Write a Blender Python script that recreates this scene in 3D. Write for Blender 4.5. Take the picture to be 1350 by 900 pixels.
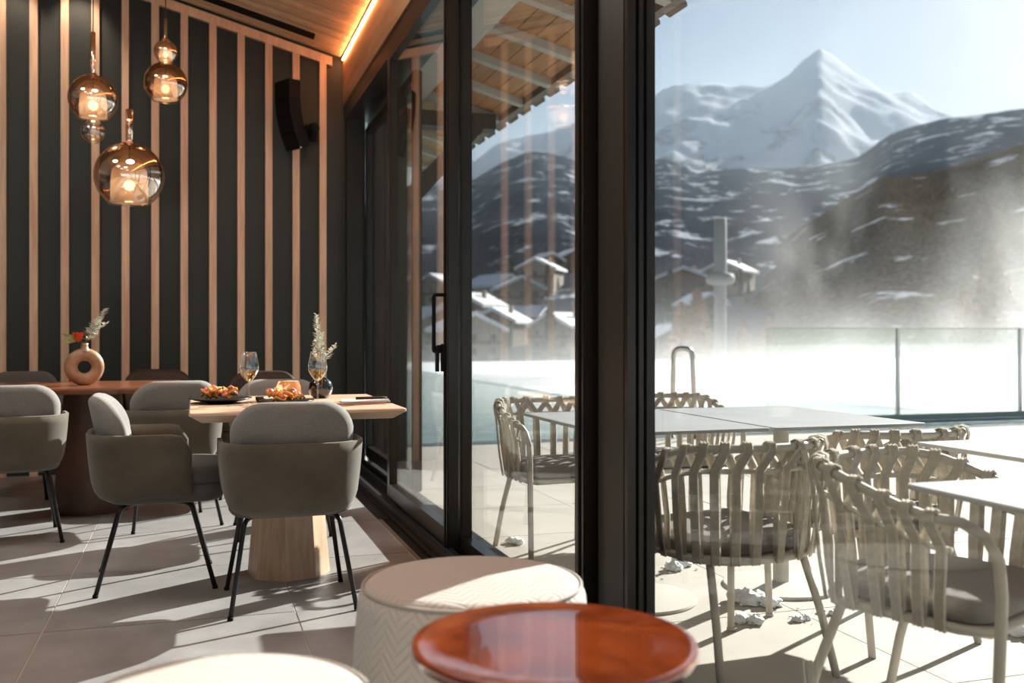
import bpy, bmesh, math, random
from mathutils import Vector, Matrix, noise as mnoise
for o in list(bpy.data.objects): bpy.data.objects.remove(o)
S = bpy.context.scene
COL = S.collection
PI = math.pi
# ------------------------------------------------------------------ camera
cam = bpy.data.cameras.new('camera'); camo = bpy.data.objects.new('camera', cam); COL.objects.link(camo)
camo.location = (0, 0, 1.05); camo.rotation_euler = (PI/2, 0, math.radians(-17.553))
cam.lens = 35; cam.sensor_width = 36; cam.shift_y = -11/1350
cam.clip_start = .05; cam.clip_end = 8000
cam.dof.use_dof = True; cam.dof.focus_distance = 4.1; cam.dof.aperture_fstop = 2.4
S.camera = camo
# ------------------------------------------------------------------ sky, sun, exposure
SUN_EL = math.radians(26.0); SUN_AZ = math.atan2(.857, .515)      # azimuth from +Y towards +X
W = bpy.data.worlds.new('sky'); S.world = W; W.use_nodes = True
nt = W.node_tree; nt.nodes.clear()
sky = nt.nodes.new('ShaderNodeTexSky'); sky.sky_type = 'NISHITA'; sky.sun_disc = False
sky.sun_elevation = SUN_EL; sky.sun_rotation = SUN_AZ; sky.altitude = 1400
sky.air_density = 1.0; sky.dust_density = 1.9; sky.ozone_density = 1.0
bg = nt.nodes.new('ShaderNodeBackground'); bg.inputs['Strength'].default_value = .074
ow = nt.nodes.new('ShaderNodeOutputWorld')
nt.links.new(sky.outputs[0], bg.inputs[0]); nt.links.new(bg.outputs[0], ow.inputs[0])
sl = bpy.data.lights.new('sun', 'SUN'); sl.energy = 11; sl.angle = math.radians(.55); sl.color = (1, .975, .94)
so = bpy.data.objects.new('sun', sl); COL.objects.link(so)
sd = Vector((-.857*math.cos(SUN_EL), -.515*math.cos(SUN_EL), -math.sin(SUN_EL)))
so.rotation_euler = sd.to_track_quat('-Z', 'Y').to_euler(); so.location = (20, 10, 15)
vs = S.view_settings
S.display_settings.display_device = 'sRGB'
vs.view_transform = 'Standard'; vs.look = 'None'; vs.gamma = 1; vs.use_curve_mapping = False
vs.exposure = .30
S.cycles.max_bounces = 14; S.cycles.transparent_max_bounces = 24; S.cycles.volume_bounces = 1
S.cycles.caustics_reflective = False; S.cycles.caustics_refractive = False
S.cycles.volume_step_rate = 2.0
R = random.Random(7)
# added fill lights under the ceiling, out of view, with no fixtures
for i, (x, y) in enumerate(((-.8, -.9), (-3.2, -.9), (-3.2, 2.2), (-1.0, 2.4), (-.2, 5.0), (-2.4, 5.0))):
    l = bpy.data.lights.new('fill_light', 'AREA'); l.shape = 'DISK'; l.size = .9; l.energy = 15 if y < 4 else 22; l.color = (1, .91, .82)
    lo = bpy.data.objects.new('fill_light', l); COL.objects.link(lo); lo.location = (x, y, 3.20+(1.13-x)*.274-.12)
for x, w in ((-.85, 26), (-1.28, 16)):
    l = bpy.data.lights.new('wall_spot', 'SPOT'); l.energy = w; l.spot_size = math.radians(62); l.spot_blend = .8; l.shadow_soft_size = .03; l.color = (1, .74, .55)
    lo = bpy.data.objects.new('wall_spot', l); COL.objects.link(lo); lo.location = (x, 7.72, 3.74); lo.rotation_euler = Vector((0, .30, -.5)).to_track_quat('-Z', 'Y').to_euler()
# ------------------------------------------------------------------ materials
def newmat(name):
    m = bpy.data.materials.new(name); m.use_nodes = True
    return m, m.node_tree, m.node_tree.nodes['Principled BSDF']
def setin(b, k, v):
    if k in b.inputs: b.inputs[k].default_value = v
def c4(c): return (c[0], c[1], c[2], 1)
def pmat(name, col, rough=.5, metal=0, spec=.5, coat=0, emit=None, es=0, var=0, vscale=8, bump=0, bscale=200, stretch=None, sheen=0, col2=None):
    m, t, b = newmat(name)
    setin(b, 'Base Color', c4(col)); setin(b, 'Roughness', rough); setin(b, 'Metallic', metal); setin(b, 'Specular IOR Level', spec)
    setin(b, 'Coat Weight', coat); setin(b, 'Coat Roughness', .05); setin(b, 'Sheen Weight', sheen)
    if emit: setin(b, 'Emission Color', c4(emit)); setin(b, 'Emission Strength', es)
    if var or bump or col2:
        tc = t.nodes.new('ShaderNodeTexCoord'); mp = t.nodes.new('ShaderNodeMapping')
        t.links.new(tc.outputs['Object'], mp.inputs[0])
        if stretch: mp.inputs['Scale'].default_value = stretch
    if var or col2:
        n = t.nodes.new('ShaderNodeTexNoise'); n.inputs['Scale'].default_value = vscale; n.inputs['Detail'].default_value = 6
        n.inputs['Roughness'].default_value = .6
        t.links.new(mp.outputs[0], n.inputs[0])
        r = t.nodes.new('ShaderNodeValToRGB')
        r.color_ramp.elements[0].position = .3; r.color_ramp.elements[1].position = .7
        c2 = col2 if col2 else tuple(x*(1+var) for x in col)
        c1 = col if col2 else tuple(x*(1-var) for x in col)
        r.color_ramp.elements[0].color = c4(c1); r.color_ramp.elements[1].color = c4(c2)
        t.links.new(n.outputs[0], r.inputs[0]); t.links.new(r.outputs[0], b.inputs['Base Color'])
    if bump:
        n2 = t.nodes.new('ShaderNodeTexNoise'); n2.inputs['Scale'].default_value = bscale; n2.inputs['Detail'].default_value = 3
        t.links.new(mp.outputs[0], n2.inputs[0])
        bp = t.nodes.new('ShaderNodeBump'); bp.inputs['Strength'].default_value = bump; bp.inputs['Distance'].default_value = .01
        t.links.new(n2.outputs[0], bp.inputs['Height']); t.links.new(bp.outputs[0], b.inputs['Normal'])
    return m
def wood(name, c1, c2, rough=.45, stretch=(1, 12, 12), scale=3, coat=0, perobj=.25):
    m, t, b = newmat(name); N = t.nodes.new; L = t.links.new
    tc = N('ShaderNodeTexCoord'); oi = N('ShaderNodeObjectInfo'); ad = N('ShaderNodeVectorMath'); ad.operation = 'ADD'
    mu = N('ShaderNodeMath'); mu.operation = 'MULTIPLY'; mu.inputs[1].default_value = 37
    L(oi.outputs['Random'], mu.inputs[0]); L(tc.outputs['Object'], ad.inputs[0]); L(mu.outputs[0], ad.inputs[1])
    mp = N('ShaderNodeMapping'); mp.inputs['Scale'].default_value = stretch; L(ad.outputs[0], mp.inputs[0])
    n = N('ShaderNodeTexNoise'); n.inputs['Scale'].default_value = scale; n.inputs['Detail'].default_value = 8; n.inputs['Distortion'].default_value = .6
    L(mp.outputs[0], n.inputs[0])
    r = N('ShaderNodeValToRGB'); r.color_ramp.elements[0].position = .32; r.color_ramp.elements[1].position = .68
    r.color_ramp.elements[0].color = c4(c1); r.color_ramp.elements[1].color = c4(c2); L(n.outputs[0], r.inputs[0])
    hs = N('ShaderNodeHueSaturation'); ma = N('ShaderNodeMapRange'); ma.inputs[3].default_value = 1-perobj; ma.inputs[4].default_value = 1+perobj
    L(oi.outputs['Random'], ma.inputs[0]); L(ma.outputs[0], hs.inputs['Value']); L(r.outputs[0], hs.inputs['Color'])
    L(hs.outputs[0], b.inputs['Base Color']); setin(b, 'Roughness', rough); setin(b, 'Coat Weight', coat); setin(b, 'Coat Roughness', .08)
    bp = N('ShaderNodeBump'); bp.inputs['Strength'].default_value = .15; bp.inputs['Distance'].default_value = .004
    L(n.outputs[0], bp.inputs['Height']); L(bp.outputs[0], b.inputs['Normal'])
    return m
def glassmat(name, tint=(1, 1, 1), f0=.04, gl=(1, 1, 1), rough=0.0, extra=0.0):
    """thin clear sheet: see-through mixed with mirror reflection by Schlick's rule, same from both sides"""
    m = bpy.data.materials.new(name); m.use_nodes = True; t = m.node_tree; t.nodes.clear(); N = t.nodes.new; L = t.links.new
    g = N('ShaderNodeNewGeometry'); d = N('ShaderNodeVectorMath'); d.operation = 'DOT_PRODUCT'
    L(g.outputs['Normal'], d.inputs[0]); L(g.outputs['Incoming'], d.inputs[1])
    def M(op, a, bb=None):
        x = N('ShaderNodeMath'); x.operation = op
        for i, v in enumerate((a, bb)):
            if v is None: continue
            if isinstance(v, (int, float)): x.inputs[i].default_value = v
            else: L(v, x.inputs[i])
        return x.outputs[0]
    a = M('ABSOLUTE', d.outputs['Value']); a = M('SUBTRACT', 1, a); a = M('POWER', a, 5); a = M('MULTIPLY', a, 1-f0); a = M('ADD', a, f0+extra)
    tr = N('ShaderNodeBsdfTransparent'); tr.inputs[0].default_value = c4(tint)
    gs = N('ShaderNodeBsdfGlossy'); gs.inputs['Color'].default_value = c4(gl); gs.inputs['Roughness'].default_value = rough
    mx = N('ShaderNodeMixShader'); L(a, mx.inputs[0]); L(tr.outputs[0], mx.inputs[1]); L(gs.outputs[0], mx.inputs[2])
    o = N('ShaderNodeOutputMaterial'); L(mx.outputs[0], o.inputs[0])
    return m
MT = {}
MT['wallpaint'] = pmat('dark_green_paint', (.017, .024, .0225), .55, var=.08, vscale=2)
MT['plaster'] = pmat('pale_plaster', (.55, .5, .45), .8)
MT['slat'] = wood('slat_oak', (.62, .41, .28), (.78, .57, .41), .5, (12, 12, 1), 3, perobj=.1)
MT['ceil'] = wood('ceiling_oak', (.60, .40, .25), (.80, .58, .39), .5, (1, 14, 14), 2.5, perobj=.22)
MT['beam'] = wood('beam_spruce', (.42, .22, .11), (.58, .35, .20), .55, (8, .8, 8), 2, perobj=0)
MT['oak'] = wood('table_oak', (.58, .385, .265), (.74, .54, .40), .4, (1.2, 14, 14), 3, perobj=0)
MT['oakleg'] = wood('pedestal_oak', (.56, .37, .23), (.74, .53, .36), .45, (12, 12, 1), 3, perobj=.03)
MT['redwood'] = wood('walnut_red', (.17, .055, .025), (.32, .12, .055), .3, (1.2, 14, 14), 3, coat=.4, perobj=0)
MT['brownwood'] = pmat('brown_stained_wood', (.10, .05, .033), .4, var=.2, vscale=5)
MT['roofwood'] = wood('soffit_larch', (.46, .23, .11), (.64, .37, .20), .6, (10, 1, 10), 2, perobj=.18)
MT['rafter'] = pmat('pale_grey_paint', (.56, .55, .52), .6, var=.06)
MT['extwood'] = wood('weathered_dark_wood', (.035, .026, .02), (.075, .052, .038), .6, (10, 10, 1), 2, perobj=.1)
MT['rooftile'] = pmat('grey_roof_tile', (.20, .17, .15), .7, var=.25)
MT['frame'] = pmat('bronze_black_metal', (.022, .018, .015), .28, .35, .5)
MT['post'] = pmat('matt_bronze_metal', (.05, .046, .04), .42, .35, .5)
MT['black'] = pmat('black_plastic', (.006, .006, .007), .75, spec=.15)
MT['track'] = pmat('dark_track', (.018, .016, .016), .5, .3)
MT['grille'] = pmat('grille_metal', (.05, .045, .042), .45, .5)
MT['pane'] = glassmat('window_glass', (.965, .985, .975), .035)
MT['rail_glass'] = glassmat('railing_glass', (.93, .96, .945), .05)
MT['clear'] = glassmat('clear_glass', (.98, .98, .975), .06, extra=.05)
def globeglass(name, top, bot, g1, g2, f0):
    m = glassmat(name, top, f0, g1); t = m.node_tree; N = t.nodes.new; L = t.links.new
    tc = N('ShaderNodeTexCoord'); sp = N('ShaderNodeSeparateXYZ'); L(tc.outputs['Generated'], sp.inputs[0])
    mr = N('ShaderNodeMapRange'); mr.inputs[1].default_value = .25; mr.inputs[2].default_value = .75; L(sp.outputs[2], mr.inputs[0])
    for nd, a, b in ((next(n for n in t.nodes if n.type == 'BSDF_TRANSPARENT'), bot, top), (next(n for n in t.nodes if n.type == 'BSDF_GLOSSY'), g2, g1)):
        mx = N('ShaderNodeMixRGB'); mx.inputs[1].default_value = c4(b if False else a); mx.inputs[2].default_value = c4(b); L(mr.outputs[0], mx.inputs[0]); L(mx.outputs[0], nd.inputs['Color'])
    return m
MT['amberglass'] = globeglass('amber_dip_glass', (.52, .36, .25), (.92, .86, .80), (1, .74, .55), (1, .97, .94), .42)
MT['smokeglass'] = globeglass('smoke_dip_glass', (.34, .20, .12), (.70, .56, .46), (.85, .6, .42), (1, .9, .8), .36)
MT['silverglass'] = glassmat('mirrored_clear_glass', (.82, .78, .74), .28, (1, .95, .9))
MT['wine'] = glassmat('white_wine', (.98, .86, .50), .04)
MT['blackglass'] = pmat('black_glass', (.012, .01, .009), .05, 0, .6, 1)
def frost(name):
    m = bpy.data.materials.new(name); m.use_nodes = True; t = m.node_tree; t.nodes.clear(); N = t.nodes.new; L = t.links.new
    a = N('ShaderNodeBsdfTransparent'); a.inputs[0].default_value = (.95, .85, .75, 1); b = N('ShaderNodeBsdfTranslucent'); b.inputs[0].default_value = (.95, .80, .66, 1)
    d = N('ShaderNodeBsdfDiffuse'); d.inputs[0].default_value = (.62, .50, .40, 1)
    m1 = N('ShaderNodeMixShader'); m1.inputs[0].default_value = .5; L(b.outputs[0], m1.inputs[1]); L(d.outputs[0], m1.inputs[2])
    m2 = N('ShaderNodeMixShader'); m2.inputs[0].default_value = .84; L(a.outputs[0], m2.inputs[1]); L(m1.outputs[0], m2.inputs[2])
    o = N('ShaderNodeOutputMaterial'); L(m2.outputs[0], o.inputs[0]); return m
MT['frosted'] = frost('frosted_diffuser')
MT['copperglass'] = frost('ribbed_amber_glass')
for n_, c_ in (('BSDF_TRANSPARENT', (.92, .60, .36, 1)), ('BSDF_TRANSLUCENT', (.95, .60, .34, 1)), ('BSDF_DIFFUSE', (.60, .34, .19, 1))):
    next(n for n in MT['copperglass'].node_tree.nodes if n.type == n_).inputs[0].default_value = c_
MT['brass'] = pmat('copper_metal', (.75, .42, .25), .2, 1)
MT['chrome'] = pmat('steel', (.65, .63, .6), .25, 1)
MT['bulb'] = pmat('bulb', (1, .8, .5), .5, emit=(1, .66, .38), es=20)
MT['led'] = pmat('led', (1, .7, .4), .5, emit=(1, .38, .14), es=46)
MT['shell'] = pmat('olive_suede', (.116, .102, .076), .88, spec=.15, var=.24, vscale=5, bump=.12, bscale=500, sheen=.25)
MT['greywool'] = pmat('grey_wool', (.255, .248, .232), .9, spec=.2, var=.14, vscale=140, bump=.3, bscale=420, sheen=.3)
MT['seatgrey'] = pmat('charcoal_felt', (.10, .092, .086), .9, spec=.2, var=.1, vscale=160, bump=.25, bscale=420, sheen=.2)
MT['brownleather'] = pmat('brown_leather', (.045, .028, .02), .6, spec=.35, var=.12)
MT['legmetal'] = pmat('black_leg_metal', (.022, .021, .022), .32, .5)
MT['rope'] = pmat('sand_rope', (.60, .54, .455), .85, spec=.2, var=.14, vscale=60, bump=.3, bscale=300)
MT['tube'] = pmat('sand_tube', (.54, .50, .43), .5, var=.05)
MT['pad'] = pmat('outdoor_grey_pad', (.22, .205, .19), .9, spec=.2, var=.08, vscale=90, bump=.2, bscale=300)
MT['stone_top'] = pmat('grey_ceramic', (.36, .365, .36), .42, var=.1, vscale=5)
MT['white_top'] = pmat('pale_ceramic', (.62, .61, .60), .4, var=.04, vscale=5)
MT['base'] = pmat('cream_metal', (.56, .53, .47), .5)
MT['shaftgrey'] = pmat('grey_shaft', (.20, .195, .185), .7)
MT['snow'] = pmat('snow', (.86, .88, .91), .7, spec=.3, var=.05, vscale=6, bump=.5, bscale=30)
MT['paper'] = pmat('paper', (.72, .72, .70), .8)
MT['kraft'] = pmat('folded_napkin', (.42, .22, .14), .8)
MT['plate'] = pmat('black_stoneware', (.014, .013, .013), .35)
MT['pasta'] = pmat('orange_pasta', (.80, .36, .09), .45, var=.25, vscale=40)
MT['pink'] = pmat('pink_morsel', (.80, .22, .20), .45, var=.3, vscale=50)
MT['green'] = pmat('green_herb', (.12, .25, .05), .6)
MT['sprig'] = pmat('silver_leaf', (.74, .75, .67), .7, var=.15)
MT['stemgreen'] = pmat('stem', (.22, .24, .12), .7)
MT['leaf'] = pmat('yellow_green_leaf', (.36, .38, .12), .6, var=.3)
MT['flower'] = pmat('orange_red_petal', (.70, .09, .03), .55, var=.25, vscale=30)
MT['vase'] = pmat('ochre_glazed_clay', (.26, .125, .055), .45, col2=(.46, .31, .20), vscale=14, bump=.1, bscale=60)
MT['mortar'] = pmat('grout', (.46, .42, .38), .85)
MT['outmortar'] = pmat('terrace_grout', (.30, .28, .25), .9)
MT['coping'] = pmat('dark_wet_coping', (.035, .04, .042), .3)
MT['bark'] = pmat('bark', (.08, .055, .04), .9)
MT['larch'] = pmat('larch_brown', (.26, .15, .085), .9, var=.3, vscale=1.5)
MT['spruce'] = pmat('spruce_green', (.035, .045, .032), .9, var=.3, vscale=1.5)
MT['housewall'] = pmat('chalet_wall', (.30, .25, .20), .8, var=.15, vscale=.4)
MT['housewood'] = pmat('chalet_wood', (.10, .055, .035), .8, var=.2)
MT['redhall'] = pmat('dark_red_board', (.14, .05, .045), .8)
MT['housewin'] = pmat('dark_window', (.03, .035, .045), .15)
def tilemat(name, c1, c2, rough, sc):
    m, t, b = newmat(name); N = t.nodes.new; L = t.links.new
    tc = N('ShaderNodeTexCoord'); oi = N('ShaderNodeObjectInfo'); mu = N('ShaderNodeMath'); mu.operation = 'MULTIPLY'; mu.inputs[1].default_value = 51
    ad = N('ShaderNodeVectorMath'); ad.operation = 'ADD'; L(oi.outputs['Random'], mu.inputs[0]); L(tc.outputs['Object'], ad.inputs[0]); L(mu.outputs[0], ad.inputs[1])
    n = N('ShaderNodeTexNoise'); n.inputs['Scale'].default_value = sc; n.inputs['Detail'].default_value = 9; n.inputs['Roughness'].default_value = .65; L(ad.outputs[0], n.inputs[0])
    r = N('ShaderNodeValToRGB'); r.color_ramp.elements[0].position = .3; r.color_ramp.elements[1].position = .72
    r.color_ramp.elements[0].color = c4(c1); r.color_ramp.elements[1].color = c4(c2); L(n.outputs[0], r.inputs[0]); L(r.outputs[0], b.inputs['Base Color'])
    rr = N('ShaderNodeMapRange'); rr.inputs[3].default_value = rough-.08; rr.inputs[4].default_value = rough+.1; L(n.outputs[0], rr.inputs[0]); L(rr.outputs[0], b.inputs['Roughness'])
    bp = N('ShaderNodeBump'); bp.inputs['Strength'].default_value = .12; bp.inputs['Distance'].default_value = .004; L(n.outputs[0], bp.inputs['Height']); L(bp.outputs[0], b.inputs['Normal'])
    return m
MT['tile'] = tilemat('slate_tile', (.232, .225, .22), (.34, .338, .335), .48, 3.5)
MT['paver'] = tilemat('beige_paver', (.40, .365, .31), (.50, .46, .40), .75, 2.5)
def woven(name):
    m, t, b = newmat(name); N = t.nodes.new; L = t.links.new
    uv = N('ShaderNodeUVMap'); sp = N('ShaderNodeSeparateXYZ'); L(uv.outputs[0], sp.inputs[0])
    def M(op, a, bb=None):
        x = N('ShaderNodeMath'); x.operation = op
        for i, v in enumerate((a, bb)):
            if v is None: continue
            if isinstance(v, (int, float)): x.inputs[i].default_value = v
            else: L(v, x.inputs[i])
        return x.outputs[0]
    u = M('DIVIDE', sp.outputs[0], .042); v = M('DIVIDE', sp.outputs[1], .026)
    ci = M('FLOOR', u); sg = M('SUBTRACT', M('MULTIPLY', M('MODULO', M('ABSOLUTE', ci), 2), 2), 1)
    s = M('FRACT', M('ADD', v, M('MULTIPLY', sg, M('MULTIPLY', M('FRACT', u), 1.6))))
    h = M('MULTIPLY', M('MINIMUM', s, M('SUBTRACT', 1, s)), 2)
    e = M('FRACT', u); e = M('MINIMUM', M('MULTIPLY', M('MINIMUM', e, M('SUBTRACT', 1, e)), 8), 1)
    h = M('MINIMUM', M('MULTIPLY', h, 2.2), 1)
    r = N('ShaderNodeValToRGB'); r.color_ramp.elements[0].color = (.43, .395, .355, 1); r.color_ramp.elements[1].color = (.56, .53, .49, 1); r.color_ramp.elements[1].position = .45
    L(h, r.inputs[0]); L(r.outputs[0], b.inputs['Base Color']); setin(b, 'Roughness', .9); setin(b, 'Specular IOR Level', .2)
    bp = N('ShaderNodeBump'); bp.inputs['Strength'].default_value = .45; bp.inputs['Distance'].default_value = .006; L(h, bp.inputs['Height']); L(bp.outputs[0], b.inputs['Normal'])
    return m
MT['woven'] = woven('woven_herringbone')
def lacquer(name):
    m, t, b = newmat(name); N = t.nodes.new; L = t.links.new
    tc = N('ShaderNodeTexCoord'); n = N('ShaderNodeTexNoise'); n.inputs['Scale'].default_value = 4.5; n.inputs['Detail'].default_value = 5; n.inputs['Distortion'].default_value = 1.4
    L(tc.outputs['Object'], n.inputs[0])
    r = N('ShaderNodeValToRGB'); el = r.color_ramp.elements
    el[0].position = .30; el[0].color = (.055, .008, .003, 1); el[1].position = .66; el[1].color = (.30, .055, .010, 1)
    L(n.outputs[0], r.inputs[0]); L(r.outputs[0], b.inputs['Base Color'])
    setin(b, 'Roughness', .12); setin(b, 'Coat Weight', 1); setin(b, 'Coat Roughness', .015); setin(b, 'Coat IOR', 1.6)
    return m
MT['lacquer'] = lacquer('amber_glaze')
def watermat(name):
    m, t, b = newmat(name); N = t.nodes.new; L = t.links.new
    setin(b, 'Base Color', (.16, .30, .29, 1)); setin(b, 'Roughness', .08)
    tc = N('ShaderNodeTexCoord'); n = N('ShaderNodeTexNoise'); n.inputs['Scale'].default_value = 4; n.inputs['Detail'].default_value = 4; L(tc.outputs['Object'], n.inputs[0])
    bp = N('ShaderNodeBump'); bp.inputs['Strength'].default_value = .25; bp.inputs['Distance'].default_value = .03; L(n.outputs[0], bp.inputs['Height']); L(bp.outputs[0], b.inputs['Normal'])
    return m
MT['water'] = watermat('pool_water')
def hillmat(name, forest, rock, snow_lo, snow_hi, z0, z1, sc, str_=(1, 1, .4), thr=.5):
    """snow and trees/rock mixed by noise, more snow with altitude"""
    m, t, b = newmat(name); N = t.nodes.new; L = t.links.new
    g = N('ShaderNodeNewGeometry'); sp = N('ShaderNodeSeparateXYZ'); L(g.outputs['Position'], sp.inputs[0])
    mp = N('ShaderNodeMapping'); mp.inputs['Scale'].default_value = str_; L(g.outputs['Position'], mp.inputs[0])
    n = N('ShaderNodeTexNoise'); n.inputs['Scale'].default_value = sc; n.inputs['Detail'].default_value = 8; n.inputs['Roughness'].default_value = .62; L(mp.outputs[0], n.inputs[0])
    n2 = N('ShaderNodeTexNoise'); n2.inputs['Scale'].default_value = sc*6; n2.inputs['Detail'].default_value = 6; n2.inputs['Roughness'].default_value = .7; L(mp.outputs[0], n2.inputs[0])
    ra = N('ShaderNodeMapRange'); ra.inputs[1].default_value = z0; ra.inputs[2].default_value = z1; ra.inputs[3].default_value = snow_lo; ra.inputs[4].default_value = snow_hi; L(sp.outputs[2], ra.inputs[0])
    a = N('ShaderNodeMath'); L(n.outputs[0], a.inputs[0]); L(ra.outputs[0], a.inputs[1])
    a2 = N('ShaderNodeMath'); a2.operation = 'MULTIPLY_ADD'; a2.inputs[1].default_value = .25; L(n2.outputs[0], a2.inputs[0]); L(a.outputs[0], a2.inputs[2])
    r = N('ShaderNodeMapRange'); r.inputs[1].default_value = thr+.125-.025; r.inputs[2].default_value = thr+.125+.035; L(a2.outputs[0], r.inputs[0])
    f = N('ShaderNodeMixRGB'); f.inputs[1].default_value = c4(forest); f.inputs[2].default_value = c4(rock)
    n3 = N('ShaderNodeTexNoise'); n3.inputs['Scale'].default_value = sc*22; n3.inputs['Detail'].default_value = 5; n3.inputs['Roughness'].default_value = .75; L(mp.outputs[0], n3.inputs[0])
    r3 = N('ShaderNodeMapRange'); r3.inputs[1].default_value = .42; r3.inputs[2].default_value = .66; L(n3.outputs[0], r3.inputs[0]); L(r3.outputs[0], f.inputs[0])
    mx = N('ShaderNodeMixRGB'); mx.inputs[2].default_value = (.52, .55, .60, 1); L(r.outputs[0], mx.inputs[0]); L(f.outputs[0], mx.inputs[1])
    L(mx.outputs[0], b.inputs['Base Color']); setin(b, 'Roughness', 1); setin(b, 'Specular IOR Level', 0)
    return m
# ------------------------------------------------------------------ mesh helpers
def obj(name, bm, mat, parent=None, smooth=False, loc=None, auto=None):
    me = bpy.data.meshes.new(name); bmesh.ops.recalc_face_normals(bm, faces=bm.faces[:]); bm.to_mesh(me); bm.free()
    o = bpy.data.objects.new(name, me); COL.objects.link(o); me.materials.append(MT[mat] if isinstance(mat, str) else mat)
    if smooth:
        for p in me.polygons: p.use_smooth = True
        if auto:
            me.set_sharp_from_angle(angle=math.radians(auto))
    if parent: o.parent = parent
    if loc: o.location = loc
    return o
def thing(name, label, cat, loc=(0, 0, 0), rz=0, group=None):
    o = bpy.data.objects.new(name, None); COL.objects.link(o); o.location = loc; o.rotation_euler = (0, 0, rz); o.empty_display_size = .1
    return tag(o, label, cat, group)
def tag(o, label, cat, group=None, kind=None):
    o['label'] = label; o['category'] = cat
    if group: o['group'] = group
    if kind: o['kind'] = kind
    return o
def struct(name, bm, mat, parent=None, **k):
    o = obj(name, bm, mat, parent, **k)
    if not parent: o['kind'] = 'structure'
    return o
def sempty(name, loc=(0, 0, 0)):
    o = bpy.data.objects.new(name, None); COL.objects.link(o); o.location = loc; o['kind'] = 'structure'; return o
def dup(root, loc, rz, label=None, cat=None, group=None, scale=None):
    r = root.copy(); COL.objects.link(r); r.location = loc; r.rotation_euler = (0, 0, rz)
    if scale: r.scale = scale if isinstance(scale, tuple) else (scale,)*3
    if label: r['label'] = label
    if group: r['group'] = group
    for ch in list(root.children):
        c = ch.copy(); COL.objects.link(c); c.parent = r
        for g in ch.children:
            d = g.copy(); COL.objects.link(d); d.parent = c
    return r
def box(bm, x0, x1, y0, y1, z0, z1, mtx=None):
    vs_ = [bm.verts.new((x, y, z)) for z in (z0, z1) for y in (y0, y1) for x in (x0, x1)]
    for f in ((0, 2, 3, 1), (4, 5, 7, 6), (0, 1, 5, 4), (2, 6, 7, 3), (0, 4, 6, 2), (1, 3, 7, 5)): bm.faces.new([vs_[i] for i in f])
    if mtx:
        for v in vs_: v.co = mtx @ v.co
    return vs_
def BX(*a): bm = bmesh.new(); box(bm, *a); return bm
def bbox(x0, x1, y0, y1, z0, z1, r=.01, seg=2):
    bm = BX(x0, x1, y0, y1, z0, z1); bmesh.ops.bevel(bm, geom=bm.edges[:], offset=r, segments=seg, affect='EDGES'); return bm
def prism(bm, pts, y0, y1):                      # outline in XZ, extruded in Y
    a = [bm.verts.new((x, y0, z)) for x, z in pts]; b = [bm.verts.new((x, y1, z)) for x, z in pts]; n = len(pts)
    bm.faces.new(a); bm.faces.new(b[::-1])
    for i in range(n): bm.faces.new((a[i], b[i], b[(i+1) % n], a[(i+1) % n]))
def tube(bm, pts, r, n=8, cap=True, closed=False):
    pts = [Vector(p) for p in pts]; rings = []; up = None
    for i, p in enumerate(pts):
        if closed: t = pts[(i+1) % len(pts)]-pts[i-1]
        else: t = (pts[min(i+1, len(pts)-1)]-pts[max(i-1, 0)])
        t = t.normalized()
        if up is None: up = t.orthogonal().normalized()
        up = (up-t*up.dot(t)).normalized(); w = t.cross(up)
        rr = r[i] if isinstance(r, (list, tuple)) else r
        rings.append([bm.verts.new(p+(up*math.cos(2*PI*k/n)+w*math.sin(2*PI*k/n))*rr) for k in range(n)])
    m = len(rings)
    for i in range(m if closed else m-1):
        A, B = rings[i], rings[(i+1) % m]
        for k in range(n): bm.faces.new((A[k], A[(k+1) % n], B[(k+1) % n], B[k]))
    if cap and not closed: bm.faces.new(rings[0][::-1]); bm.faces.new(rings[-1])
def TB(pts, r, n=8): bm = bmesh.new(); tube(bm, pts, r, n); return bm
def bend(pts, r, k=5):                           # round the inner corners of a polyline
    pts = [Vector(p) for p in pts]; out = [pts[0]]
    for i in range(1, len(pts)-1):
        a, b, c = pts[i-1], pts[i], pts[i+1]; u = (a-b); v = (c-b); d = min(r, u.length*.49, v.length*.49)
        p, q = b+u.normalized()*d, b+v.normalized()*d
        for j in range(k+1):
            t = j/k; out.append(p*(1-t)**2+b*2*t*(1-t)+q*t*t)
    out.append(pts[-1]); return out
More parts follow.
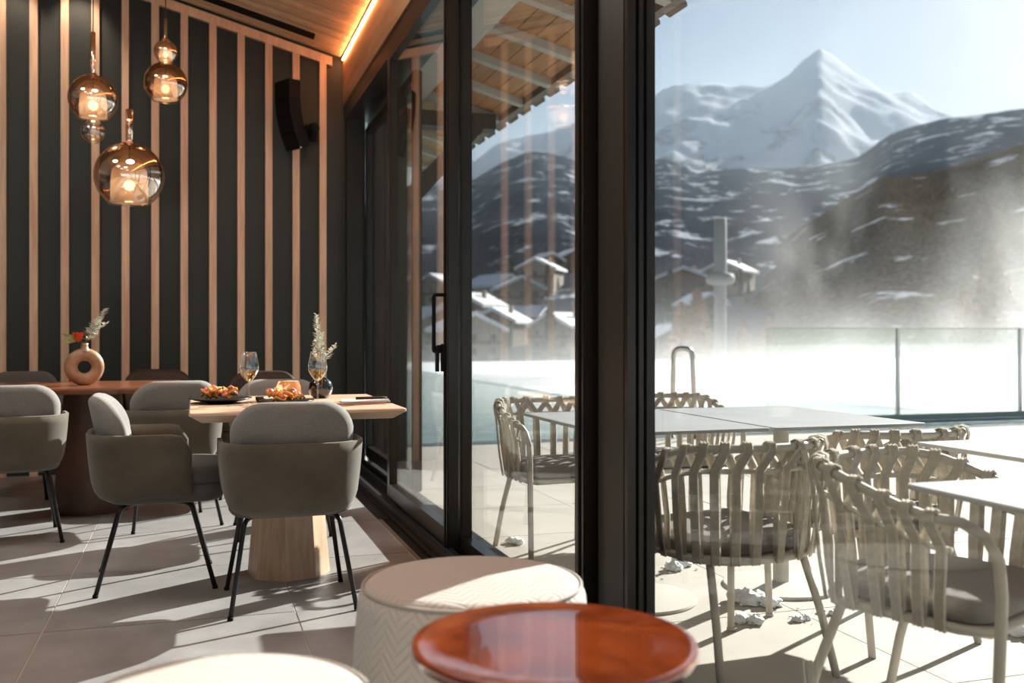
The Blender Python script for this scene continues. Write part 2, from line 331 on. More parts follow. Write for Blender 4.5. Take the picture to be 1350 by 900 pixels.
def lathe(bm, prof, n=32, uv=False, cx=0, cy=0):
    rings = []
    for r, z in prof:
        if r < 1e-6: rings.append([bm.verts.new((cx, cy, z))])
        else: rings.append([bm.verts.new((cx+r*math.cos(2*PI*k/n), cy+r*math.sin(2*PI*k/n), z)) for k in range(n)])
    lay = bm.loops.layers.uv.new('UVMap') if uv else None
    L = [0]
    for i in range(1, len(prof)): L.append(L[-1]+math.hypot(prof[i][0]-prof[i-1][0], prof[i][1]-prof[i-1][1]))
    rm = max(p[0] for p in prof)
    for i in range(len(rings)-1):
        A, B = rings[i], rings[i+1]
        for k in range(n):
            k2 = (k+1) % n
            if len(A) == 1 and len(B) == 1: continue
            if len(A) == 1: q = [A[0], B[k2], B[k]]; uvs = [((k+.5)/n, L[i]), ((k+1)/n, L[i+1]), (k/n, L[i+1])]
            elif len(B) == 1: q = [A[k], A[k2], B[0]]; uvs = [(k/n, L[i]), ((k+1)/n, L[i]), ((k+.5)/n, L[i+1])]
            else: q = [A[k], A[k2], B[k2], B[k]]; uvs = [(k/n, L[i]), ((k+1)/n, L[i]), ((k+1)/n, L[i+1]), (k/n, L[i+1])]
            f = bm.faces.new(q)
            if uv:
                top = all(abs(v.co.z-prof[-1][1]) < .03 for v in q)
                for lp, (a, b) in zip(f.loops, uvs):
                    lp[lay].uv = (lp.vert.co.x+1, lp.vert.co.y+1) if top else (a*2*PI*rm, b)
def LA(prof, n=32, uv=False): bm = bmesh.new(); lathe(bm, prof, n, uv); return bm
def rrect(w, h, r, k=6):                         # rounded rectangle outline, centred; r one radius or four
    rs = r if isinstance(r, (tuple, list)) else (r,)*4; out = []
    for (sx, sy, a0, rr) in ((1, 1, 0, rs[0]), (-1, 1, 90, rs[1]), (-1, -1, 180, rs[2]), (1, -1, 270, rs[3])):
        cx, cy = sx*(w/2-rr), sy*(h/2-rr)
        for j in range(k+1):
            a = math.radians(a0+90*j/k); out.append((cx+rr*math.cos(a), cy+rr*math.sin(a)))
    return out
def slab(bm, outline, t, r, xf=lambda u, v, w: (u, v, w), seg=4, dome=0, flat_bottom=False):
    """outline (u,v) with thickness t along w and rounded edges of radius r"""
    n = len(outline); cx = sum(p[0] for p in outline)/n; cy = sum(p[1] for p in outline)/n
    mx = max(math.hypot(p[0]-cx, p[1]-cy) for p in outline)
    def ring(ins, w):
        out = []
        for i, (x, y) in enumerate(outline):
            a, b = outline[i-1], outline[(i+1) % n]; tx, ty = b[0]-a[0], b[1]-a[1]; l = math.hypot(tx, ty) or 1
            out.append((x-ty/l*ins, y+tx/l*ins, w))
        return out
    rs = []
    rb = .002 if flat_bottom else r
    for j in range(seg+1):
        a = PI/2*j/seg; rs.append(ring(rb*(1-math.sin(a)), -t/2+rb*(1-math.cos(a))))
    for j in range(seg+1):
        a = PI/2*j/seg; rs.append(ring(r*(1-math.cos(a)), t/2-r*(1-math.sin(a))))
    for s in (.66, .33):
        rs.append([(cx+(x-cx)*s, cy+(y-cy)*s, w+dome*(1-s*s)) for x, y, w in rs[2*seg+1]])
    V = [[bm.verts.new(xf(*p)) for p in rg] for rg in rs]
    for A, B in zip(V, V[1:]):
        for k in range(n): bm.faces.new((A[k], A[(k+1) % n], B[(k+1) % n], B[k]))
    for rg, w in ((V[0], -t/2), (V[-1], t/2+dome)):
        c = bm.verts.new(xf(cx, cy, w))
        for k in range(n): bm.faces.new((rg[k], rg[(k+1) % n], c))
def SL(*a, **k): bm = bmesh.new(); slab(bm, *a, **k); return bm
def blob(bm, c, r, seed, sub=2, amp=.35, flat=.7, freq=2.2):
    res = bmesh.ops.create_icosphere(bm, subdivisions=sub, radius=1)
    for v in res['verts']:
        d = 1+amp*mnoise.noise(v.co*freq+Vector((seed*3.7, seed, seed*1.3)))*1.6
        v.co = Vector((v.co.x*r*d, v.co.y*r*d, max(v.co.z*d, -.35)*r*flat))+Vector(c)
# ================================================================== SETTING: room
YB = 8.06
def zc(x): return 3.26+(1.13-x)*.274
fl = struct('floor', BX(-5.5, 1.0, -3.2, YB, -.10, -.0028), 'mortar')
tile_mesh = None
TW = .875
for i in range(-7, 2):
    for j in range(-9, 6):
        x0, y0 = -.52+i*TW, 3.83+j*TW
        x1, y1 = min(x0+TW, .97), min(y0+TW, YB)
        x0, y0 = max(x0, -5.5), max(y0, -3.2)
        if x1-x0 < .03 or y1-y0 < .03: continue
        w, h = x1-x0-.006, y1-y0-.006
        key = (round(w, 3), round(h, 3))
        if tile_mesh is None: tile_mesh = {}
        if key not in tile_mesh:
            o = obj('tile', BX(-w/2, w/2, -h/2, h/2, -.012, 0), 'tile', fl); tile_mesh[key] = o.data
        else:
            o = bpy.data.objects.new('tile', tile_mesh[key]); COL.objects.link(o); o.parent = fl
        o.location = ((x0+x1)/2, (y0+y1)/2, -.0003*((i*7+j*3) % 4))
# floor convector grille along the glass
gr = sempty('trim_1', (0, 0, 0))
obj('channel', BX(.972, 1.04, -3.2, YB, -.10, -.045), 'black', gr)
bm = bmesh.new()
for k in range(7): box(bm, .976+k*.0092, .980+k*.0092, 1.5, 5.6, -.04, -.001)
g_ = obj('grille_bars', bm, 'grille', gr); g_['kind'] = 'stuff'
obj('cover_strip', BX(.972, 1.04, 5.6, YB, -.045, -.001), 'track', gr)
obj('cover_strip', BX(.972, 1.04, -3.2, 1.5, -.045, -.001), 'track', gr)
# back wall with oak battens
bm = bmesh.new(); prism(bm, [(-5.5, 0), (1.30, 0), (1.30, zc(1.30)), (-5.5, zc(-5.5))], YB, YB+.25)
wb = struct('wall_back', bm, 'wallpaint')
for k in range(32):
    xc = .958-.2103*k
    if xc < -1.6: break
    obj('batten', BX(-.027, .027, YB-.035, YB, 0, zc(xc)-.09), 'slat', wb, loc=(xc, 0, 0))
bm = bmesh.new(); prism(bm, [(-5.5, zc(-5.5)-.10), (1.03, zc(1.03)-.10), (1.03, zc(1.03)-.03), (-5.5, zc(-5.5)-.03)], YB-.036, YB)
obj('top_batten', bm, 'slat', wb)
# left and rear walls
bm = bmesh.new(); box(bm, -5.75, -5.5, -3.2, YB, 0, zc(-5.5)+.1); struct('wall_left', bm, 'wallpaint')
wr = struct('wall_rear', BX(-5.5, 1.3, -3.45, -3.2, 0, .35), 'plaster')
bm = bmesh.new(); prism(bm, [(-5.5, 2.7), (1.3, 2.7), (1.3, zc(1.3)), (-5.5, zc(-5.5))], -3.45, -3.2); obj('lintel', bm, 'plaster', wr)
obj('pier', BX(-5.5, -4.6, -3.45, -3.2, .35, 2.7), 'plaster', wr); obj('pier', BX(.6, 1.3, -3.45, -3.2, .35, 2.7), 'plaster', wr)
wn = sempty('fill_window', (0, 0, 0))  # unseen rear glazing, added so that sky light fills the room
obj('pane', BX(-4.6, .6, -3.34, -3.325, .35, 2.7), 'pane', wn)
for x in (-4.6, -2.9, -1.2, .54): obj('mullion', BX(x, x+.06, -3.38, -3.29, .35, 2.7), 'frame', wn)
# ceiling of narrow boards
bm = bmesh.new(); prism(bm, [(-5.5, zc(-5.5)+.03), (1.35, zc(1.35)+.03), (1.35, zc(1.35)+.2), (-5.5, zc(-5.5)+.2)], -3.4, YB+.25)
ce = struct('ceiling', bm, 'black')
bm = bmesh.new(); prism(bm, [(-5.5, zc(-5.5)), (1.10, zc(1.10)), (1.10, zc(1.10)+.022), (-5.5, zc(-5.5)+.022)], 0, .074); bme = bpy.data.meshes.new('board'); bmesh.ops.recalc_face_normals(bm, faces=bm.faces[:]); bm.to_mesh(bme); bm.free(); bme.materials.append(MT['ceil'])
y = YB-.08
while y > 3.2:
    o = bpy.data.objects.new('board', bme); COL.objects.link(o); o.parent = ce; o.location = (0, y, .003*R.random()); y -= .08
bm = bmesh.new(); prism(bm, [(-5.5, zc(-5.5)), (1.10, zc(1.10)), (1.10, zc(1.10)+.022), (-5.5, zc(-5.5)+.022)], -3.2, y+.075); obj('boarding', bm, 'ceil', ce)
bm = bmesh.new(); prism(bm, [(-5.5, zc(-5.5)-.012), (.86, zc(.86)-.012), (.86, zc(.86)+.01), (-5.5, zc(-5.5)+.01)], 7.70, 7.82); struct('trim_2', bm, 'black')
# beam above the glass with the warm light strip in the cove
be = struct('trim_3', BX(1.12, 1.38, -3.2, YB, 2.885, 3.235), 'beam')
obj('light_strip', BX(1.106, 1.119, -3.0, YB-.05, 3.236, 3.243), 'led', be)
# glass wall: header, tracks, panels
hd = struct('trim_4', BX(1.13, 1.38, -3.2, YB, 2.76, 2.883), 'frame')
tk = sempty('trim_5', (0, 0, 0))
obj('sill', BX(1.04, 1.38, -3.2, YB, -.10, .012), 'track', tk)
for x in (1.065, 1.175, 1.24): obj('track_rail', BX(x, x+.02, 2.9, YB, .012, .055), 'track', tk)
def panel(name, x0, x1, y0, y1, z0, z1, st0, st1, br=.09, tr=.06):
    """one glazed panel; st0 the width of the far stile, st1 of the near one"""
    w = sempty(name, (0, 0, 0)); xm = (x0+x1)/2
    obj('stile', bbox(x0, x1, y1-st0, y1, z0, z1, .006), 'frame', w); obj('stile', bbox(x0, x1, y0, y0+st1, z0, z1, .006), 'frame', w)
    obj('bottom_rail', BX(x0, x1, y0+st1, y1-st0, z0, z0+br), 'frame', w); obj('top_rail', BX(x0, x1, y0+st1, y1-st0, z1-tr, z1), 'frame', w)
    obj('pane', BX(xm-.004, xm+.004, y0+st1-.01, y1-st0+.01, z0+br-.01, z1-tr+.01), 'pane', w)
    bm = bmesh.new()
    for (a, b) in ((x0-.004, x0+.004),):
        box(bm, a, b, y0+st1*.35, y0+st1*.5, z0, z1)
    obj('seal', bm, 'black', w)
    return w
struct('trim_6', BX(1.14, 1.27, 7.97, YB, .012, 2.76), 'frame')
panel('window_1', 1.295, 1.345, 6.12, 8.03, .055, 2.70, .08, .09)
d1 = panel('door_1', 1.10, 1.155, 4.47, 5.99, .055, 2.75, .08, .08)
panel('window_2', 1.165, 1.22, 2.93, 4.56, .055, 2.75, .09, .085, .05)
ps = sempty('trim_7', (0, 0, 0))
obj('post', bbox(1.20, 1.228, 2.70, 2.90, .012, 2.76, .004), 'post', ps)
obj('post_core', BX(1.222, 1.278, 2.71, 2.93, .012, 2.76), 'frame', ps)
obj('post_channel', BX(1.202, 1.228, 2.678, 2.70, .012, 2.76), 'frame', ps)
obj('post_channel', BX(1.235, 1.25, 2.67, 2.71, .012, 2.76), 'frame', ps)
obj('post_channel', BX(1.256, 1.282, 2.66, 2.71, .012, 2.76), 'frame', ps)
obj('infill', BX(1.222, 1.27, 2.93, 3.02, .012, 2.76), 'frame', ps)
w3 = sempty('window_3', (0, 0, 0))
obj('pane', BX(1.261, 1.269, -3.2, 2.66, .06, 2.76), 'pane', w3)
obj('stile', BX(1.26, 1.35, -1.6, -1.5, .012, 2.76), 'frame', w3)
obj('bottom_rail', BX(1.23, 1.30, -3.2, 2.66, .012, .07), 'frame', w3)
# door pull: a bent bar on the stile with a lever lock plate
hz0, hz1 = .963, 1.228
hp = bend([(1.10, 4.50, hz1), (1.045, 4.50, hz1), (1.045, 4.50, hz0+.01), (1.10, 4.50, hz0+.01)], .012, 4)
hd_ = obj('pull_handle', TB(hp, .008, 8), 'black', d1, True)
hp = bend([(1.155, 4.50, hz1), (1.175, 4.50, hz1), (1.175, 4.50, hz0+.01), (1.155, 4.50, hz0+.01)], .01, 4)
bm = bmesh.new(); box(bm, 1.082, 1.10, 4.485, 4.525, .872, 1.0); box(bm, 1.06, 1.084, 4.495, 4.515, .975, .995); box(bm, 1.055, 1.068, 4.49, 4.52, .872, .99)
obj('lock_lever', bm, 'black', d1)
obj('pull_handle', TB(bend([(1.10, 4.545, hz1), (1.052, 4.545, hz1), (1.052, 4.545, hz0), (1.10, 4.545, hz0)], .012, 4), .007, 8), 'black', d1, True)
# ================================================================== SETTING: terrace, pool, roof outside
TZ = -.06
te = struct('terrace', BX(1.38, 14, -3.5, 9.55, TZ-.2, TZ-.006), 'outmortar')
pm = None
for i in range(9):
    for j in range(15):
        o_ = None
        x0, y0 = 1.385+i*.9, -3.5+j*.87
        if pm is None: o_ = obj('paver', BX(-.447, .447, -.4325, .4325, -.012, 0), 'paver', te); pm = o_.data
        else: o_ = bpy.data.objects.new('paver', pm); COL.objects.link(o_); o_.parent = te
        o_.location = (x0+.45, y0+.435, TZ-.0005*((i*5+j*3) % 4))
struct('terrace_edge', BX(-6, 14, 9.55, 9.82, TZ-.2, TZ+.002), 'coping')
struct('pool_wall', BX(-6, 14, 9.82, 9.86, -.6, TZ-.03), 'coping')
pw = bmesh.new(); box(pw, -6, 6.3, 9.87, 38, -.5, -.12); box(pw, 6.3, 11.5, 9.87, 10.75, -.5, -.12)
tag(obj('pool_water', pw, 'water'), 'steaming teal water of the outdoor pool beyond the terrace', 'water', kind='stuff')
# outside roof: soffit, boards, rafters, eave tiles
def zr(x): return 3.31-(x-1.13)*.274
ro = sempty('roof', (0, 0, 0))
bm = bmesh.new(); prism(bm, [(1.38, zr(1.38)+.03), (2.55, zr(2.55)+.03), (2.55, zr(2.55)+.07), (1.38, zr(1.38)+.07)], -4, 11.4); obj('roof_deck', bm, 'roofwood', ro)
for k in range(9):
    a = 1.38+k*.13
    bm = bmesh.new(); prism(bm, [(a, zr(a)+.005), (a+.124, zr(a+.124)+.005), (a+.124, zr(a+.124)+.028), (a, zr(a)+.028)], -4, 11.4); obj('soffit_board', bm, 'roofwood', ro)
for k in range(-7, 9):
    yy = 5.68+k*.655
    if yy > 11.3: break
    bm = bmesh.new(); prism(bm, [(1.80, zr(1.80)-.055), (2.50, zr(2.50)-.055), (2.50, zr(2.50)+.004), (1.80, zr(1.80)+.004)], yy-.04, yy+.04); obj('rafter', bm, 'rafter', ro)
obj('soffit_band', BX(1.38, 1.82, -4, 11.4, 3.02, 3.075), 'rafter', ro)
bm = bmesh.new(); prism(bm, [(2.50, zr(2.5)-.05), (2.57, zr(2.57)-.03), (2.57, zr(2.57)+.05), (2.50, zr(2.5)+.05)], -4, 11.4); obj('fascia', bm, 'rooftile', ro)
tmesh = None
for k in range(44):
    yy = -3.8+k*.345
    if tmesh is None:
        bm = bmesh.new(); n = 8; A = []; B = []
        for j in range(n+1):
            a = PI*j/n; A.append((2.35, .095*math.cos(a), .06*math.sin(a)+.06)); B.append((2.64, .11*math.cos(a), .07*math.sin(a)-.01))
        va = [bm.verts.new((p[0], p[1], zr(2.35)+p[2]-.01)) for p in A]; vb = [bm.verts.new((p[0], p[1], zr(2.64)+p[2]+.01)) for p in B]
        for j in range(n): bm.faces.new((va[j], va[j+1], vb[j+1], vb[j]))
        bm.faces.new(vb); bm.faces.new(va[::-1]); bm.faces.new((va[0], vb[0], vb[-1], va[-1]))
        o_ = obj('roof_tile', bm, 'rooftile', ro); tmesh = o_.data
    else: o_ = bpy.data.objects.new('roof_tile', tmesh); COL.objects.link(o_); o_.parent = ro
    o_.location = (0, yy, 0)
we = sempty('wall_outside', (0, 0, 0))
obj('cladding', BX(1.385, 1.66, 8.16, 8.46, -.2, 3.0), 'extwood', we)
for k in range(3): obj('cladding_board', BX(1.385+k*.093, 1.471+k*.093, 8.13, 8.16, -.1, 3.0), 'extwood', we)
bm = bmesh.new(); prism(bm, [(1.66, 2.25), (1.66, 2.02), (2.33, 2.78), (2.33, 2.80), (2.2, 2.80)], 8.2, 8.34); obj('brace', bm, 'extwood', we)
obj('wall_plate', BX(1.66, 2.45, 8.2, 8.40, 2.80, 2.93), 'extwood', we)
# ================================================================== SETTING: land
def lerp(tab, a):
    if a <= tab[0][0]: return tab[0][1]
    for (a0, z0), (a1, z1) in zip(tab, tab[1:]):
        if a <= a1: return z0+(z1-z0)*(a-a0)/(a1-a0)
    return tab[-1][1]
def terrain(name, tab, r0, r1, z0, p, a0, a1, na, nr, amp, fr, mat, rback=1.35, seed=0, rough_ridge=0):
    bm = bmesh.new(); rows = []
    def h(a, r):
        zr_ = lerp(tab, a); t = (r-r0)/(r1-r0)
        x, y = r*math.sin(math.radians(a)), r*math.cos(math.radians(a))
        nz = mnoise.fractal(Vector((x*fr, y*fr, seed)), 1.0, 2.1, 6)
        if t <= 1: z = z0+(zr_-z0)*(t**p)+nz*amp*min(1, t*4)*(1-.6*t)
        else: z = zr_-(zr_-z0)*.7*(t-1)/(rback-1)*.6 + nz*amp*.4
        return z
    for i in range(na+1):
        a = a0+(a1-a0)*i/na; row = []
        for j in range(nr+1):
            r = r0+(r1*rback-r0)*j/nr
            row.append(bm.verts.new((r*math.sin(math.radians(a)), r*math.cos(math.radians(a)), h(a, r))))
        rows.append(row)
    for i in range(na):
        for j in range(nr): bm.faces.new((rows[i][j], rows[i][j+1], rows[i+1][j+1], rows[i+1][j]))
    o = obj(name, bm, mat, None, True); o['kind'] = 'structure'
    return h
far_tab = [(-40, 420), (-20, 460), (0, 430), (9.96, 340), (11.89, 310.5), (14.93, 336.1), (17.2, 380.6), (18.64, 391.2), (21.56, 426.8), (23.86, 461.7), (25.66, 470.4), (26.22, 484.8), (28.55, 496.4), (31.47, 487.9), (33.1, 506.3), (33.91, 529.1), (34.71, 549), (35.5, 524.6), (36.48, 497.1), (38.03, 459.5), (39.36, 441.2), (41.04, 398.1), (44.78, 338.6), (55, 300), (80, 330), (110, 300)]
mid_tab = [(-40, 210), (-10, 170), (5, 120), (9.96, 116.0), (11.89, 130.1), (15.15, 137.4), (16.9, 154.7), (18.64, 165.0), (20.39, 161.4), (23.0, 147.2), (25.66, 155.2), (26.43, 156.3), (28.13, 147.4), (31.47, 145.5), (34.71, 145.9), (36.68, 149.5), (38.6, 170.1), (41.04, 178.5), (43.02, 180.0), (44.78, 180.4), (60, 190), (110, 160)]
near_tab = [(26, -4), (28, 5), (29.39, 13.3), (31.47, 30.3), (33.5, 43.8), (35.5, 52.5), (37.84, 62.3), (40.48, 64.1), (42.67, 68.0), (44.78, 72.5), (60, 85), (110, 70)]
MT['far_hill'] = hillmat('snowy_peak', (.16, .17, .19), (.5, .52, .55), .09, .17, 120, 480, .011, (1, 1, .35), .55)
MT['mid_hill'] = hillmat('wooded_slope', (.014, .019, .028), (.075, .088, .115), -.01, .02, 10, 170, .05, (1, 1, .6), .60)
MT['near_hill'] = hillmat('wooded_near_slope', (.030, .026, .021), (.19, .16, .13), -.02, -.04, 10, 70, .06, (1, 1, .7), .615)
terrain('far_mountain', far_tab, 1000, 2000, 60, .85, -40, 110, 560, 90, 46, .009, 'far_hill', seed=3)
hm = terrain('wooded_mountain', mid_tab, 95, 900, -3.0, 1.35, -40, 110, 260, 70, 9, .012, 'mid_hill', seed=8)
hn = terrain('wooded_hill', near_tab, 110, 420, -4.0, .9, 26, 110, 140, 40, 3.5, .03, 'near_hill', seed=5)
bm = bmesh.new(); rows = []
for i in range(61):
    row = []
    for j in range(41):
        x, y = -60+i*4, 10.75+j*3.2; z = -.9+.5*mnoise.noise(Vector((x*.08, y*.08, 2)))-max(0, (y-30))*.02
        if y < 40: z = min(z, -.62)
        row.append(bm.verts.new((x, y, z)))
    rows.append(row)
for i in range(60):
    for j in range(40): bm.faces.new((rows[i][j], rows[i][j+1], rows[i+1][j+1], rows[i+1][j]))
struct('snow_ground', BX(-300, 300, -300, 94, -4.4, -3.2), 'snow')
struct('snow_ground_rear', BX(-60, 14, -60, -3.6, -1.0, -.3), 'snow')
sg = obj('snow_field', bm, 'snow', None, True); sg['kind'] = 'structure'
struct('snow_bank', bbox(6.45, 40, 10.8, 39, -.6, -.1, .12), 'snow')
# ================================================================== INDOOR CHAIRS
def shell_path():
    a, r, yb, yf = .262, .165, -.262, .135; P = []
    for k in range(7): P.append((-a, yf+((yb+r)-yf)*k/6, -1, 0))
    for k in range(1, 9):
        t = PI/2*k/8; P.append((-a+r-r*math.cos(t), yb+r-r*math.sin(t), -math.cos(t), -math.sin(t)))
    for k in range(1, 3): P.append((-a+r+(2*a-2*r)*k/5, yb, 0, -1))
    Q = [(-x, y, -nx, ny) for x, y, nx, ny in P[::-1]]
    return P+Q[0:]
def make_chair(shell='shell', back='greywool', seat='seatgrey', name='dining_chair'):
    t = thing(name, '', 'chair')
    P = shell_path(); bm = bmesh.new(); n = len(P); rows = []
    s = [0]
    for i in range(1, n): s.append(s[-1]+math.hypot(P[i][0]-P[i-1][0], P[i][1]-P[i-1][1]))
    prof = [(.010, 1.0), (.007, .86), (.003, .68), (-.003, .48), (-.010, .30), (-.022, .17), (-.042, .08), (-.070, .025), (-.110, 0)]
    for i, (x, y, nx, ny) in enumerate(P):
        e = min(s[i], s[-1]-s[i]); rr = .07; zt = .640-(rr-math.sqrt(max(0, rr*rr-(rr-min(e, rr))**2)))
        back_rise = 0
        rows.append([bm.verts.new((x+nx*o, y+ny*o, .355+(zt-.355)*h)) for o, h in prof])
    for A, B in zip(rows, rows[1:]):
        for k in range(len(prof)-1): bm.faces.new((A[k], A[k+1], B[k+1], B[k]))
    so_ = obj('shell', bm, shell, t, True)
    md = so_.modifiers.new('thick', 'SOLIDIFY'); md.thickness = .018; md.offset = -1
    # seat cushion in two layers
    obj('seat_base', SL(rrect(.47, .47, (.10, .10, .13, .13)), .09, .035, lambda u, v, w: (u, v+.035, w+.40)), seat, t, True)
    obj('seat_cushion', SL(rrect(.488, .50, (.12, .12, .14, .14)), .075, .030, lambda u, v, w: (u, v+.04, w+.467), dome=.012), seat, t, True)
    # padded backrest
    def bx(u, v, w):
        k = v/.36; return (u*(.93+.07*min(1, k*1.6)), -.178+w-.05*k*k-.03*k+1.35*u*u, .465+v)
    obj('backrest', SL([(u, v+.165) for u, v in rrect(.465, .33, (.13, .13, .03, .03), 8)], .08, .038, bx), back, t, True)
    for sx in (-1, 1):
        for sy in (-1, 1):
            pts = bend([(sx*.10, sy*.03, .352), (sx*.175, sy*.135, .350), (sx*.231, sy*.2275, .006)], .035, 5)
            l = obj('leg', TB(pts, .0095, 8), 'legmetal', t, True)
            obj('foot_cap', TB([(sx*.2305, sy*.2265, .012), (sx*.232, sy*.229, 0)], .011, 8), 'black', l, True)
    return t
ch = make_chair()
def setc(o, loc, rz, label, g='upholstered dining chairs'):
    o.location = loc; o.rotation_euler = (0, 0, math.radians(rz)); o['label'] = label; o['group'] = g; return o
G = 'upholstered dining chairs'
setc(ch, (.347, 4.005, 0), 0, 'nearest grey-backed olive tub chair, its back to us at the oak table')
dup(ch, (-.165, 4.50, 0), math.radians(-88), 'olive tub chair in profile, facing right at the oak table\'s left side')
dup(ch, (-.915, 5.62, 0), math.radians(11), 'tub chair at the left edge of the photo, cut by the frame, backing towards us', group=G)
dup(ch, (-.15, 5.84, 0), math.radians(14), 'tub chair with sunlit right flank between the ring vase table and the oak table', group=G)
dup(ch, (.43, 5.42, 0), math.radians(180), 'grey chair facing us behind the wine glasses on the far side of the oak table', group=G)
cb = make_chair('brownleather', 'brownleather', 'brownleather')
setc(cb, (.40, 6.72, 0), 172, 'dark brown chair behind the grey one, near the slatted wall and glass')
dup(cb, (-.24, 7.3, 0), math.radians(188), 'dark brown chair back against the slatted wall right of the ring vase', group=G)
cd = make_chair('seatgrey', 'seatgrey', 'seatgrey')
setc(cd, (-1.12, 7.12, 0), 176, 'charcoal chair back by the slatted wall left of the ring vase')
# ================================================================== OAK TABLE
t = thing('dining_table', 'square pale oak dining table on a tapering faceted pedestal, set for two beside the glass', 'table', (.385, 4.41, 0))
def tabletop(w, d, zt, th, ch_, mat, par):
    bm = bmesh.new(); L = []
    for (z, ins) in ((zt, .004), (zt-.003, 0), (zt-.012, 0), (zt-th, ch_)):
        L.append([bm.verts.new((x, y, z)) for x, y in rrect(w-2*ins, d-2*ins, .012, 3)])
    for A, B in zip(L, L[1:]):
        for k in range(len(A)): bm.faces.new((A[k], A[(k+1) % len(A)], B[(k+1) % len(A)], B[k]))
    bm.faces.new(L[0]); bm.faces.new(L[-1][::-1]); return obj('tabletop', bm, mat, par)
tabletop(.83, .98, .75, .042, .045, 'oak', t)
for k in range(8):                                # staves of the pedestal, tapering upward
    a0, a1 = 2*PI*k/8-.18, 2*PI*(k+1)/8-.18; am = (a0+a1)/2; bm = bmesh.new()
    q = []
    for r, z in ((.178, 0), (.118, .708)):
        q.append([(r*math.cos(a0), r*math.sin(a0)+.06, z), (r*math.cos(a1), r*math.sin(a1)+.06, z), (.5*r*math.cos(a1), .5*r*math.sin(a1)+.06, z), (.5*r*math.cos(a0), .5*r*math.sin(a0)+.06, z)])
    v = [[bm.verts.new(p) for p in s_] for s_ in q]
    bm.faces.new(v[0]); bm.faces.new(v[1][::-1])
    for j in range(4): bm.faces.new((v[0][j], v[0][(j+1) % 4], v[1][(j+1) % 4], v[1][j]))
    obj('pedestal_stave', bm, 'oakleg', t)
obj('top_plate', BX(-.16, .16, -.10, .22, .70, .7085), 'black', t)
# back table
t = thing('dining_table', 'reddish wooden table with a round brown base, carrying the ring vase', 'table', (-.70, 6.30, 0))
tabletop(1.2, .86, .75, .035, .012, 'redwood', t)
obj('pedestal', LA([(0, 0), (.21, 0), (.215, .02), (.205, .10), (.17, .5), (.15, .716), (0, .716)], 28), 'brownwood', t, True, (.10, .10, 0), 40)
# ------------------------------------------------------------------ tableware
ZT = .7505
def wineglass(loc, label):
    g = thing('wine_glass', label, 'wine glass', loc, 0, 'wine glasses on the oak table')
    obj('foot', LA([(0, .001), (.034, .001), (.035, .003), (.012, .006), (.004, .012), (0, .012)], 24), 'clear', g, True)
    obj('stem', LA([(.0038, .008), (.0034, .05), (.0036, .085), (.006, .097)], 10), 'clear', g, True)
    ob = [(.003, .097), (.014, .103), (.030, .124), (.041, .146), (.040, .168), (.034, .20), (.0295, .222)]
    ib = [(r-.0012, z) for r, z in ob[::-1]]; ib[-1] = (0, .1)
    obj('bowl', LA(ob+ib, 28), 'clear', g, True)
    w = [(0, .1005), (.0125, .1045), (.0285, .1245), (.0392, .1465), (.0392, .1475), (0, .1475)]
    obj('wine', LA(w, 28), 'wine', g, True)
    return g
wineglass((.205, 4.26, ZT), 'left wine glass of white wine, standing between the two plates')
wineglass((.485, 4.25, ZT), 'right wine glass of white wine, in front of the black vase')
def plateof(loc, label, lab2, seed, rr):
    p = tag(obj('plate', LA([(0, .003), (.05, .003), (.055, 0), (.06, .003), (rr*.8, .012), (rr, .020), (rr, .023), (rr*.78, .0155), (.055, .008), (0, .008)], 36), 'plate', None, True, loc), label, 'plate', 'black plates on the oak table')
    f = thing('food', lab2, 'food', (loc[0], loc[1], loc[2]+.0155), 0, 'dishes on the black plates'); f.scale = (1.15, 1.15, 1.45)
    rg = random.Random(seed); bm = bmesh.new()
    for k in range(26):
        c = Vector((rg.uniform(-.05, .05), rg.uniform(-.045, .045), .008+rg.random()*.022)); a = rg.uniform(0, 6.28); q = []
        for j in range(5):
            th = a+j*.75; q.append(c+Vector((math.cos(th)*.022, math.sin(th)*.018, .006*math.sin(j*2+k))))
        tube(bm, q, .0045, 5)
    obj('noodles', bm, 'pasta', f, True)['kind'] = 'stuff'
    for k in range(9):
        bm = bmesh.new(); a = 6.28*k/9+rg.random()*.4; r_ = rg.uniform(.012, .062); blob(bm, (r_*math.cos(a), r_*.8*math.sin(a), .018+rg.random()*.018-(r_*.15)), rg.uniform(.011, .016), seed*10+k, 2, .2, .85); obj('morsel', bm, 'pink', f, True)
    for k in range(5):
        bm = bmesh.new(); a = rg.uniform(0, 6.28); r_ = rg.uniform(.01, .05); blob(bm, (r_*math.cos(a), r_*math.sin(a), .034), .006, k+seed, 1, .3, .5); obj('herb', bm, 'green', f, True)
plateof((.095, 4.46, ZT), 'black plate at the left edge of the oak table', 'orange noodles with pink morsels on the left black plate', 4, .132)
plateof((.355, 4.225, ZT), 'black plate behind the nearest chair back, right of the left wine glass', 'pink and orange morsels on the plate behind the nearest chair', 9, .112)
